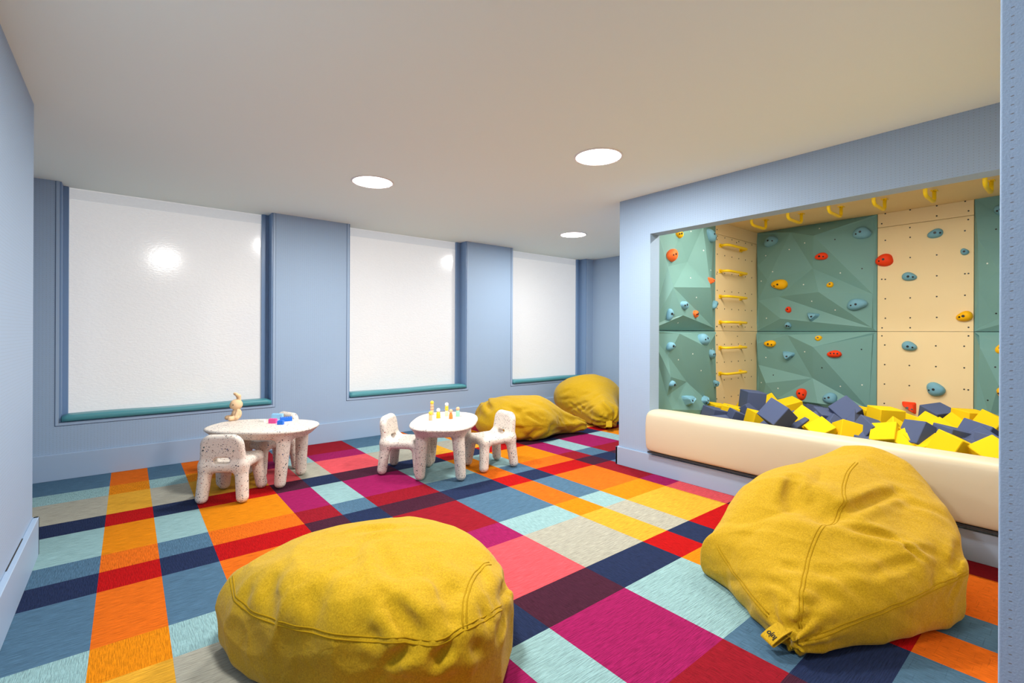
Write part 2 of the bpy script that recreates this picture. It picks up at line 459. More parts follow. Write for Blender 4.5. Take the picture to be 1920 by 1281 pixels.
HOLDS = [('s', 4.211, 2.217, 0.096, 0.068, 'y', 'b', 0), ('s', 4.751, 2.273, 0.176, 0.117, 'b', 'o', -25), ('s', 4.054, 1.991, 0.139, 0.125, 'o', 'o', 0), ('s', 4.667, 1.784, 0.099, 0.073, 'o', 'w', 0), ('s', 4.191, 1.514, 0.12, 0.081, 'b', 'b', 0), ('s', 4.906, 1.554, 0.154, 0.085, 'b', 'o', 20), ('s', 4.449, 1.435, 0.085, 0.07, 'o', 'o', 0), ('s', 4.017, 1.428, 0.069, 0.106, 'b', 'o', 0), ('s', 4.561, 1.174, 0.177, 0.121, 'b', 'b', 0), ('s', 4.03, 1.119, 0.097, 0.081, 'b', 'b', 0), ('s', 4.74, 1.024, 0.126, 0.098, 'b', 'o', -15), ('s', 4.043, 0.757, 0.084, 0.069, 'b', 'b', 0), ('s', 4.909, 0.701, 0.157, 0.086, 'b', 'w', 0), ('s', 4.347, 0.57, 0.205, 0.11, 'b', 'w', 0), ('s', 4.66, 0.536, 0.156, 0.092, 'b', 'w', 20), ('k', 2.478, 2.345, 0.16, 0.127, 'b', 'b', 0), ('k', 1.58, 2.311, 0.167, 0.122, 'b', 'o', 12), ('k', 1.933, 2.101, 0.118, 0.087, 'r', 'o', 0), ('k', 2.375, 1.825, 0.178, 0.119, 'y', 'b', 8), ('k', 1.852, 1.777, 0.062, 0.067, 'y', 'b', 0), ('k', 1.609, 1.552, 0.182, 0.122, 'b', 'o', 0), ('k', 2.277, 1.521, 0.067, 0.068, 'r', 'b', 0), ('k', 2.025, 1.427, 0.126, 0.107, 'b', 'w', 0), ('k', 2.285, 1.345, 0.063, 0.076, 'b', 'b', 0), ('k', 1.381, 2.003, 0.159, 0.12, 'r', 'o', 5), ('k', 2.475, 1.12, 0.126, 0.088, 'y', 'o', 0), ('k', 1.958, 1.191, 0.063, 0.064, 'y', 'b', 0), ('k', 2.272, 0.982, 0.138, 0.113, 'b', 'w', 0), ('k', 1.801, 1.029, 0.125, 0.085, 'r', 'o', 0), ('k', 2.124, 0.555, 0.114, 0.126, 'r', 'b', 0), ('k', 1.847, 0.535, 0.144, 0.122, 'b', 'b', 0), ('k', 0.987, 2.213, 0.114, 0.089, 'b', 'o', 5), ('k', 0.789, 2.011, 0.058, 0.065, 'b', 'b', 0), ('k', 1.187, 1.812, 0.116, 0.087, 'b', 'o', 0), ('k', 0.787, 1.411, 0.114, 0.1, 'y', 'b', 0), ('k', 1.187, 1.12, 0.118, 0.098, 'b', 'o', 0), ('k', 0.99, 0.714, 0.146, 0.128, 'b', 'b', 0), ('k', 1.188, 0.513, 0.114, 0.12, 'r', 'w', 0), ('k', 0.546, 2.345, 0.1, 0.104, 'b', 'o', 0), ('k', 0.549, 1.114, 0.066, 0.09, 'y', 'b', 0), ('k', 0.541, 0.739, 0.059, 0.08, 'y', 'b', 0)]
DOTS_BC = [(1.385, 2.48), (1.384, 2.206), (1.383, 1.806), (1.382, 1.606), (1.381, 1.407), (1.186, 2.48), (1.185, 2.207), (1.184, 2.006), (1.183, 1.605), (1.182, 1.407), (0.986, 2.479), (0.986, 2.382), (0.985, 2.007), (0.984, 1.806), (0.984, 1.607), (0.983, 1.407), (0.787, 2.481), (0.788, 2.207), (0.787, 1.808), (0.786, 1.608), (1.412, 1.809), (1.414, 2.382), (1.187, 2.304), (0.764, 2.387), (0.766, 2.307), (0.763, 1.808), (1.385, 1.132), (1.385, 0.931), (1.386, 0.731), (1.387, 0.532), (1.187, 0.933), (1.187, 0.733), (0.989, 1.133), (0.988, 0.934), (0.79, 1.135), (0.789, 0.934), (0.789, 0.734), (1.408, 1.308), (1.182, 1.308), (0.761, 1.31), (1.409, 1.226), (0.761, 1.231), (0.761, 0.732)]
DOTS_BU_W = [(1.958, 2.413), (2.099, 2.271), (2.268, 2.221), (2.532, 2.183), (2.445, 1.98), (2.583, 1.88), (2.118, 1.803), (1.763, 1.903), (2.034, 1.61), (1.809, 1.503), (2.529, 1.429)]
DOTS_BU_D = [(1.804, 2.267), (1.572, 1.932)]
DOTS_BL_W = [(2.094, 1.04), (2.531, 0.955), (2.58, 0.648), (2.382, 0.598), (1.759, 0.677), (1.568, 0.708)]
DOTS_BL_D = [(2.441, 0.75), (1.573, 1.082), (1.925, 0.869)]
DOTS_SU_W = [(4.392, 2.269), (4.575, 2.093), (4.706, 1.901), (4.353, 1.796), (4.448, 1.606), (4.172, 1.346)]
DOTS_SL_W = [(4.387, 1.038), (4.572, 0.862), (4.888, 1.076), (4.181, 0.985)]
DOTS_RU_D = [(0.582, 2.183), (0.578, 1.432)]
DOTS_RU_W = [(0.631, 1.879)]
DOTS_RL_D = [(0.577, 0.958), (0.627, 0.656)]
HOLD_LABELS = ['small yellow hold at the top of the green side panel, by the alcove jamb', 'large blue oval hold at the top of the green side panel, by the cream boards', 'large orange hold on the green side panel touching the alcove jamb', 'small orange hold on the green side panel left of the third yellow rung', 'blue two bolt hold in the middle of the green side panel, above the seam', 'blue knob hold at the right edge of the green side panel, by the fourth rung', 'small orange hold on the green side panel just above the seam', 'blue hold half hidden by the alcove jamb just above the seam', 'largest blue hold just below the seam of the green side panels', 'blue hold half hidden by the alcove jamb just below the seam', 'blue hold below the seam of the side panels, left of the fifth rung', 'lone blue hold low on the green side panel, beside the alcove jamb', 'blue angular hold low at the right edge of the green side panel', 'large blue wedge hold lowest on the green side panel', 'small blue wedge hold lowest on the green side panel, nearer the cream boards', 'blue round hold in the upper left corner of the green back panel', 'long blue hold in the upper right corner of the green back panel', 'red oval hold in the upper middle of the green back panel', 'large yellow hold at the left of the upper green back panel', 'small round yellow hold in the middle of the upper green back panel', 'long blue hold at the right of the upper green back panel, above the seam', 'small round red hold low on the upper green back panel', 'blue wedge hold just above the seam of the green back panels', 'small round blue hold resting just above the seam of the green back panels', 'large red hold on the edge between the green and cream back panels', 'yellow teardrop hold at the upper left of the lower green back panel', 'small yellow hold at the top of the lower green back panel', 'blue wedge hold on the left half of the lower green back panel', 'red hold with three bolts on the lower green back panel', 'round red hold low on the green back panel, above the foam blocks', 'large round blue hold low on the green back panel, above the foam blocks', 'highest blue hold on the cream back boards', 'small round blue hold at the right edge of the cream back boards', 'blue oval hold in the middle height of the upper cream back board', 'yellow hold at the right edge of the cream back boards, above the seam', 'blue hold on the cream back boards just below the seam', 'largest blue hold on the cream back boards, low above the foam', 'red wedge hold on the cream back boards just above the foam', 'blue hold on the upper cut off green panel, mostly behind the near dotted wall', 'higher yellow hold peeking out beside the near dotted wall', 'lower yellow hold peeking out beside the near dotted wall']
BLOCKS = [(4.874, 2.19, 0.575, 0.182, 'n', -40, 5, 3, 'navy foam block standing upright in the far corner under the rungs'), (5.169, 2.371, 0.43, 0.172, 'y', -36, 26, 13, 'yellow foam block just in front of the upright corner block'), (4.783, 2.194, 0.445, 0.172, 'n', -80, 55, 13, 'navy foam block pointing a corner up left of the big tilted one'), (4.588, 2.011, 0.425, 0.172, 'y', -38, 13, 5, 'yellow foam block at the bolster, below the big tilted navy block'), (4.404, 1.766, 0.53, 0.19, 'n', -5, 31, 26, 'big tilted navy foam block showing two faces, left part of the heap'), (5.274, 2.184, 0.475, 0.172, 'y', 5, 39, 49, 'yellow foam block behind the big tilted navy block, corner up'), (5.153, 1.942, 0.495, 0.172, 'y', -42, -16, 10, 'yellow foam block leaning right behind the big tilted navy block'), (4.618, 1.695, 0.42, 0.172, 'n', 0, 49, 29, 'navy foam block peaking at the bolster, right of the big tilted one'), (4.664, 1.649, 0.47, 0.172, 'y', 20, 34, 39, 'yellow foam block with a corner towards us, centre of the left heap'), (5.678, 2.023, 0.395, 0.172, 'n', -30, 8, 0, 'dark navy foam block lying low against the back panel, under the red hold'), (5.674, 1.873, 0.395, 0.172, 'n', -10, 10, 5, 'navy foam block lying low against the back panel, under the blue hold'), (4.919, 1.567, 0.46, 0.172, 'n', -44, 8, 18, 'navy foam block facing us in the middle of the pit'), (5.012, 1.426, 0.54, 0.182, 'n', 8, 34, 44, 'navy foam block balancing on its corner below the large blue hold'), (5.039, 1.499, 0.435, 0.172, 'y', -60, 39, 26, 'yellow sliver of foam block below the balancing navy block'), (4.955, 1.374, 0.45, 0.172, 'n', -30, 39, -31, 'navy foam block lying below the balancing one'), (4.618, 1.308, 0.42, 0.172, 'y', -52, 16, -21, 'yellow foam block tilted right at the bolster, mid length'), (4.704, 1.176, 0.45, 0.172, 'n', -34, 18, 26, 'navy foam block with a broad lit face at the bolster, mid length'), (5.333, 1.345, 0.46, 0.172, 'y', -50, 13, 8, 'yellow foam block behind the broad lit navy one'), (4.613, 1.89, 0.39, 0.172, 'n', 10, 39, 26, 'navy foam block barely over the bolster near its left end'), (4.547, 1.471, 0.405, 0.172, 'y', 0, 52, 39, 'yellow foam corner peeking over the bolster, left of mid length'), (4.712, 1.579, 0.42, 0.172, 'n', -20, 47, 39, 'navy foam block behind the yellow corner at the bolster'), (4.807, 1.471, 0.405, 0.172, 'n', -60, 39, -39, 'dark navy foam block wedged between two yellow ones at the bolster'), (4.667, 1.203, 0.39, 0.172, 'n', 8, 44, 36, 'navy foam ridge just over the bolster, mid length'), (4.76, 2.499, 0.425, 0.172, 'y', -30, 8, 5, 'yellow foam block lying flat near the green side panel'), (4.573, 2.435, 0.41, 0.172, 'n', -20, 10, 8, 'navy foam block leftmost along the bolster'), (4.715, 2.336, 0.43, 0.172, 'y', -70, 10, 0, 'yellow foam block second from the green side panel'), (4.678, 2.275, 0.4, 0.172, 'n', -30, 21, 13, 'navy foam block below the second yellow one near the side panel'), (4.944, 1.13, 0.53, 0.19, 'y', -46, 3, 3, 'upright yellow foam block left of the red wedge hold'), (5.401, 1.332, 0.465, 0.172, 'y', -30, 10, 0, 'yellow foam block behind the upright yellow one, at the panel edge'), (5.442, 0.88, 0.525, 0.182, 'n', -40, -8, 18, 'navy foam block leaning on the cream boards under the largest hold'), (5.277, 0.649, 0.54, 0.182, 'y', -45, 3, 4, 'large upright yellow foam block against the right green panel'), (5.257, 1.037, 0.45, 0.172, 'y', -20, 26, 13, 'yellow foam block lying under the red wedge hold'), (4.636, 0.845, 0.475, 0.182, 'n', -38, 29, -5, 'navy foam block with a sloping top, ringed by yellow ones'), (5.119, 0.869, 0.47, 0.172, 'y', -10, 39, 26, 'yellow foam block under the leaning navy one'), (4.932, 0.781, 0.455, 0.172, 'y', 10, 47, 44, 'yellow foam corner between two navy blocks on the right'), (5.198, 0.721, 0.475, 0.172, 'y', -24, 29, 31, 'yellow foam block before the large upright yellow one'), (4.649, 0.671, 0.475, 0.182, 'n', -44, 13, 5, 'long faced navy foam block in the right half of the heap'), (4.709, 1.005, 0.455, 0.172, 'y', -66, 34, 18, 'yellow foam block standing on edge left of the sloping navy one'), (4.619, 1.038, 0.435, 0.172, 'y', -20, 44, -18, 'yellow foam block at the bolster, below the upright yellow one'), (4.601, 0.907, 0.405, 0.172, 'y', 5, 49, 44, 'first of two yellow foam peaks at the bolster'), (4.614, 0.818, 0.42, 0.172, 'y', 2, 52, 47, 'second of two yellow foam peaks at the bolster'), (4.439, 0.635, 0.445, 0.182, 'y', -30, 21, 16, 'broad yellow foam block at the bolster on the right'), (4.773, 0.548, 0.5, 0.182, 'n', -20, 26, 13, 'large navy foam block below the large upright yellow one'), (4.67, 0.519, 0.46, 0.172, 'n', 10, 39, 44, 'navy foam block with a corner towards us, far right heap'), (5.165, 0.51, 0.535, 0.172, 'y', -30, 21, 21, 'yellow foam block rising by the near dotted wall'), (4.608, 0.446, 0.46, 0.172, 'n', -40, 16, 0, 'navy foam block at the bolster by the near dotted wall'), (4.429, 0.442, 0.44, 0.172, 'y', 4, 49, 44, 'yellow foam peak at the bolster by the near dotted wall'), (4.603, 0.551, 0.405, 0.172, 'n', -30, 21, 5, 'navy foam block low at the bolster, right heap'), (5.27, 0.511, 0.465, 0.172, 'n', -16, 31, 34, 'navy foam block behind the corner one, far right heap'), (3.975, 2.54, 0.327, 0.195, 'y', 50, 0, 30, 'half buried yellow foam block, first yellow from the side wall, first row from bolster'), (3.981, 2.285, 0.288, 0.195, 'n', 5, 40, 0, 'half buried navy foam block, first navy from the side wall, first row from bolster'), (3.965, 2.044, 0.317, 0.195, 'n', 30, 28, 0, 'half buried navy foam block, second navy from the side wall, first row from bolster'), (3.987, 1.836, 0.32, 0.195, 'n', -20, 40, 0, 'half buried navy foam block, third navy from the side wall, first row from bolster'), (3.955, 1.609, 0.319, 0.195, 'n', -20, 12, 12, 'half buried navy foam block, fourth navy from the side wall, first row from bolster'), (3.963, 1.343, 0.311, 0.195, 'y', -20, 12, 30, 'half buried yellow foam block, second yellow from the side wall, first row from bolster'), (3.962, 1.114, 0.287, 0.195, 'n', -38, 28, 12, 'half buried navy foam block, fifth navy from the side wall, first row from bolster'), (3.983, 0.888, 0.315, 0.195, 'y', -38, 28, 12, 'half buried yellow foam block, third yellow from the side wall, first row from bolster'), (3.983, 0.649, 0.304, 0.195, 'n', -20, 0, 12, 'half buried navy foam block, sixth navy from the side wall, first row from bolster'), (3.989, 0.396, 0.322, 0.195, 'y', -38, 40, 12, 'half buried yellow foam block, fourth yellow from the side wall, first row from bolster'), (3.965, 0.194, 0.315, 0.195, 'n', 50, 12, -25, 'half buried navy foam block, seventh navy from the side wall, first row from bolster'), (3.98, -0.038, 0.297, 0.195, 'y', 5, 28, 30, 'half buried yellow foam block, fifth yellow from the side wall, first row from bolster'), (3.954, -0.28, 0.323, 0.195, 'y', -38, 40, -25, 'half buried yellow foam block, sixth yellow from the side wall, first row from bolster'), (3.958, -0.524, 0.287, 0.195, 'n', 5, 0, 12, 'half buried navy foam block, eighth navy from the side wall, first row from bolster'), (4.217, 2.522, 0.311, 0.195, 'y', 5, 40, 0, 'half buried yellow foam block, first yellow from the side wall, second row from bolster'), (4.219, 2.278, 0.326, 0.195, 'y', -38, 12, 12, 'half buried yellow foam block, second yellow from the side wall, second row from bolster'), (4.223, 2.058, 0.283, 0.195, 'n', -38, 40, 12, 'half buried navy foam block, first navy from the side wall, second row from bolster'), (4.224, 1.81, 0.327, 0.195, 'y', 30, 0, 0, 'half buried yellow foam block, third yellow from the side wall, second row from bolster'), (4.207, 1.576, 0.295, 0.195, 'y', 30, 12, 30, 'half buried yellow foam block, fourth yellow from the side wall, second row from bolster'), (4.228, 1.363, 0.294, 0.195, 'n', 30, 40, 0, 'half buried navy foam block, second navy from the side wall, second row from bolster'), (4.195, 1.133, 0.289, 0.195, 'n', 30, 28, 0, 'half buried navy foam block, third navy from the side wall, second row from bolster'), (4.194, 0.876, 0.323, 0.195, 'y', 5, 0, 12, 'half buried yellow foam block, fifth yellow from the side wall, second row from bolster'), (4.218, 0.657, 0.298, 0.195, 'y', 5, 40, 12, 'half buried yellow foam block, sixth yellow from the side wall, second row from bolster'), (4.221, 0.423, 0.327, 0.195, 'n', -20, 0, 30, 'half buried navy foam block, fourth navy from the side wall, second row from bolster'), (4.212, 0.17, 0.303, 0.195, 'y', 50, 28, 12, 'half buried yellow foam block, seventh yellow from the side wall, second row from bolster'), (4.201, -0.061, 0.3, 0.195, 'y', -20, 40, 12, 'half buried yellow foam block, eighth yellow from the side wall, second row from bolster'), (4.228, -0.289, 0.288, 0.195, 'n', 5, 40, 12, 'half buried navy foam block, fifth navy from the side wall, second row from bolster'), (4.218, -0.516, 0.289, 0.195, 'y', 50, 40, 12, 'half buried yellow foam block, ninth yellow from the side wall, second row from bolster'), (4.455, 2.541, 0.316, 0.195, 'y', -38, 12, 0, 'half buried yellow foam block, first yellow from the side wall, third row from bolster'), (4.453, 2.3, 0.318, 0.195, 'n', -20, 0, 30, 'half buried navy foam block, first navy from the side wall, third row from bolster'), (4.452, 1.352, 0.313, 0.195, 'n', -38, 12, 0, 'half buried navy foam block, second navy from the side wall, third row from bolster'), (4.459, 1.115, 0.328, 0.195, 'n', 30, 0, 12, 'half buried navy foam block, third navy from the side wall, third row from bolster'), (4.442, 0.174, 0.3, 0.195, 'n', 50, 28, 30, 'half buried navy foam block, fourth navy from the side wall, third row from bolster'), (4.436, -0.051, 0.328, 0.195, 'y', -20, 0, 12, 'half buried yellow foam block, second yellow from the side wall, third row from bolster'), (4.463, -0.284, 0.296, 0.195, 'n', 50, 12, 12, 'half buried navy foam block, fifth navy from the side wall, third row from bolster'), (4.455, -0.509, 0.302, 0.195, 'n', -20, 40, 12, 'half buried navy foam block, sixth navy from the side wall, third row from bolster'), (4.686, 0.179, 0.292, 0.195, 'y', 30, 0, 0, 'half buried yellow foam block, first yellow from the side wall, fourth row from bolster'), (4.69, -0.041, 0.294, 0.195, 'y', 30, 40, -25, 'half buried yellow foam block, second yellow from the side wall, fourth row from bolster'), (4.671, -0.305, 0.315, 0.195, 'n', 50, 28, -25, 'half buried navy foam block, first navy from the side wall, fourth row from bolster'), (4.689, -0.531, 0.31, 0.195, 'y', -38, 0, 12, 'half buried yellow foam block, third yellow from the side wall, fourth row from bolster'), (4.932, 2.537, 0.314, 0.195, 'n', -20, 0, 30, 'half buried navy foam block, first navy from the side wall, fifth row from bolster'), (4.935, 1.824, 0.299, 0.195, 'y', 30, 12, 12, 'half buried yellow foam block, first yellow from the side wall, fifth row from bolster'), (4.938, 0.431, 0.307, 0.195, 'y', 30, 0, -25, 'half buried yellow foam block, second yellow from the side wall, fifth row from bolster'), (4.939, 0.171, 0.283, 0.195, 'n', -38, 28, 30, 'half buried navy foam block, second navy from the side wall, fifth row from bolster'), (4.949, -0.035, 0.282, 0.195, 'y', -38, 12, -25, 'half buried yellow foam block, third yellow from the side wall, fifth row from bolster'), (4.938, -0.305, 0.326, 0.195, 'n', -20, 12, 0, 'half buried navy foam block, third navy from the side wall, fifth row from bolster'), (4.927, -0.539, 0.282, 0.195, 'y', -38, 40, -25, 'half buried yellow foam block, fourth yellow from the side wall, fifth row from bolster'), (5.161, 2.533, 0.3, 0.195, 'n', 50, 12, -25, 'half buried navy foam block, first navy from the side wall, sixth row from bolster'), (5.152, 1.598, 0.312, 0.195, 'n', 50, 28, 0, 'half buried navy foam block, second navy from the side wall, sixth row from bolster'), (5.161, 1.357, 0.318, 0.195, 'n', 50, 12, 0, 'half buried navy foam block, third navy from the side wall, sixth row from bolster'), (5.185, 0.18, 0.299, 0.195, 'n', 30, 40, 12, 'half buried navy foam block, fourth navy from the side wall, sixth row from bolster'), (5.154, -0.054, 0.299, 0.195, 'n', -20, 40, 0, 'half buried navy foam block, fifth navy from the side wall, sixth row from bolster'), (5.18, -0.307, 0.305, 0.195, 'y', -20, 12, 30, 'half buried yellow foam block, first yellow from the side wall, sixth row from bolster'), (5.164, -0.536, 0.311, 0.195, 'n', 5, 40, 30, 'half buried navy foam block, sixth navy from the side wall, sixth row from bolster'), (5.395, 2.543, 0.32, 0.195, 'y', 30, 28, -25, 'half buried yellow foam block, first yellow from the side wall, seventh row from bolster'), (5.414, 2.298, 0.3, 0.195, 'y', -38, 0, -25, 'half buried yellow foam block, second yellow from the side wall, seventh row from bolster'), (5.397, 2.048, 0.327, 0.195, 'n', 5, 0, 30, 'half buried navy foam block, first navy from the side wall, seventh row from bolster'), (5.409, 1.841, 0.301, 0.195, 'y', 30, 40, -25, 'half buried yellow foam block, third yellow from the side wall, seventh row from bolster'), (5.398, 1.596, 0.323, 0.195, 'n', 30, 12, 12, 'half buried navy foam block, second navy from the side wall, seventh row from bolster'), (5.42, 1.127, 0.325, 0.195, 'n', 5, 28, 12, 'half buried navy foam block, third navy from the side wall, seventh row from bolster'), (5.428, 0.4, 0.295, 0.195, 'y', -20, 12, -25, 'half buried yellow foam block, fourth yellow from the side wall, seventh row from bolster'), (5.398, 0.161, 0.284, 0.195, 'n', 30, 28, 12, 'half buried navy foam block, fourth navy from the side wall, seventh row from bolster'), (5.397, -0.061, 0.33, 0.195, 'n', 30, 12, 0, 'half buried navy foam block, fifth navy from the side wall, seventh row from bolster'), (5.397, -0.302, 0.31, 0.195, 'n', 5, 0, 30, 'half buried navy foam block, sixth navy from the side wall, seventh row from bolster'), (5.392, -0.514, 0.282, 0.195, 'n', 50, 28, -25, 'half buried navy foam block, seventh navy from the side wall, seventh row from bolster'), (5.659, 2.519, 0.285, 0.195, 'y', 30, 0, 0, 'half buried yellow foam block, first yellow from the side wall, eighth row from bolster'), (5.656, 2.295, 0.282, 0.195, 'y', 30, 40, 12, 'half buried yellow foam block, second yellow from the side wall, eighth row from bolster'), (5.658, 1.596, 0.292, 0.195, 'n', 5, 0, -25, 'half buried navy foam block, first navy from the side wall, eighth row from bolster'), (5.652, 1.372, 0.323, 0.195, 'y', -20, 0, 30, 'half buried yellow foam block, third yellow from the side wall, eighth row from bolster'), (5.652, 1.119, 0.299, 0.195, 'y', -20, 0, 12, 'half buried yellow foam block, fourth yellow from the side wall, eighth row from bolster'), (5.658, 0.901, 0.308, 0.195, 'y', -20, 28, 30, 'half buried yellow foam block, fifth yellow from the side wall, eighth row from bolster'), (5.634, 0.661, 0.296, 0.195, 'y', -20, 0, 30, 'half buried yellow foam block, sixth yellow from the side wall, eighth row from bolster'), (5.64, 0.398, 0.309, 0.195, 'n', -20, 28, -25, 'half buried navy foam block, second navy from the side wall, eighth row from bolster'), (5.65, 0.17, 0.32, 0.195, 'y', 5, 0, -25, 'half buried yellow foam block, seventh yellow from the side wall, eighth row from bolster'), (5.647, -0.062, 0.308, 0.195, 'y', 5, 12, -25, 'half buried yellow foam block, eighth yellow from the side wall, eighth row from bolster'), (5.648, -0.277, 0.328, 0.195, 'y', -38, 40, 12, 'half buried yellow foam block, ninth yellow from the side wall, eighth row from bolster'), (5.634, -0.513, 0.296, 0.195, 'y', 5, 12, 0, 'half buried yellow foam block, tenth yellow from the side wall, eighth row from bolster'), (5.881, 2.537, 0.283, 0.195, 'n', 50, 0, -25, 'half buried navy foam block, first navy from the side wall, ninth row from bolster'), (5.875, 2.314, 0.302, 0.195, 'y', 5, 0, 0, 'half buried yellow foam block, first yellow from the side wall, ninth row from bolster'), (5.891, 2.045, 0.298, 0.195, 'n', -20, 12, -25, 'half buried navy foam block, second navy from the side wall, ninth row from bolster'), (5.881, 1.829, 0.287, 0.195, 'y', 30, 40, -25, 'half buried yellow foam block, second yellow from the side wall, ninth row from bolster'), (5.883, 1.588, 0.31, 0.195, 'n', -20, 40, -25, 'half buried navy foam block, third navy from the side wall, ninth row from bolster'), (5.901, 1.372, 0.328, 0.195, 'n', 50, 0, -25, 'half buried navy foam block, fourth navy from the side wall, ninth row from bolster'), (5.875, 1.134, 0.29, 0.195, 'y', -38, 0, 0, 'half buried yellow foam block, third yellow from the side wall, ninth row from bolster'), (5.889, 0.9, 0.291, 0.195, 'n', 5, 12, 12, 'half buried navy foam block, fifth navy from the side wall, ninth row from bolster'), (5.892, 0.644, 0.292, 0.195, 'y', 5, 12, -25, 'half buried yellow foam block, fourth yellow from the side wall, ninth row from bolster'), (5.895, 0.411, 0.322, 0.195, 'n', 30, 40, -25, 'half buried navy foam block, sixth navy from the side wall, ninth row from bolster'), (5.874, 0.176, 0.294, 0.195, 'y', -20, 28, 30, 'half buried yellow foam block, fifth yellow from the side wall, ninth row from bolster'), (5.897, -0.04, 0.32, 0.195, 'y', 30, 0, -25, 'half buried yellow foam block, sixth yellow from the side wall, ninth row from bolster'), (5.89, -0.287, 0.299, 0.195, 'n', 5, 0, 12, 'half buried navy foam block, seventh navy from the side wall, ninth row from bolster'), (5.891, -0.525, 0.315, 0.195, 'n', 30, 0, 0, 'half buried navy foam block, eighth navy from the side wall, ninth row from bolster')]
PEGS = [(2.074, 3.708, 0.468, 'wood_tan', 'wood_yellow', 0.048, 'yellow headed peg doll nearest us on the speckled table', 2), (2.209, 3.921, 0.468, 'wood_tan', 'wood_pink', 0.05, 'tan peg doll at the back left carrying a yellow one on its head', 2), (2.209, 3.921, 0.548, 'wood_pink', 'wood_yellow', 0.024, 'small yellow headed peg doll stacked on a tan one', 2), (2.182, 3.758, 0.468, 'wood_gold', 'wood_white', 0.058, 'golden bodied peg doll with a white head', 1), (2.299, 3.807, 0.468, 'wood_cream', 'wood_yellow', 0.05, 'cream bodied peg doll at the back, carrying a white cap piece', 2), (2.299, 3.807, 0.545, 'wood_yellow', 'wood_white', 0.016, 'white topped peg piece stacked on the cream peg doll', 2), (2.254, 3.661, 0.468, 'wood_orange', 'wood_pink', 0.054, 'orange bell shaped peg doll with a pink head', 0), (2.369, 3.726, 0.468, 'wood_mint', 'wood_pink', 0.056, 'mint green peg doll with a pink head', 1)]
BRICKS = [(1.029, 4.58, 0.467, -40, 6, 2, 0.046, 'brick_sky', 'pale blue toy brick standing behind the pink one'), (0.954, 4.404, 0.467, -40, 4, 2, 0.036, 'brick_pink', 'bright pink toy brick on the bunny table'), (1.064, 4.433, 0.467, -5, 6, 2, 0.034, 'brick_blue', 'long royal blue toy brick, the one farther right'), (0.992, 4.306, 0.467, -36, 3, 2, 0.032, 'brick_blue', 'short royal blue toy brick nearest the table edge'), (0.895, 4.52, 0.467, -40, 3, 2, 0.019, 'brick_white', 'small white toy brick lying alone left of the pink one')]
BUN = (0.743, 4.776, 190)
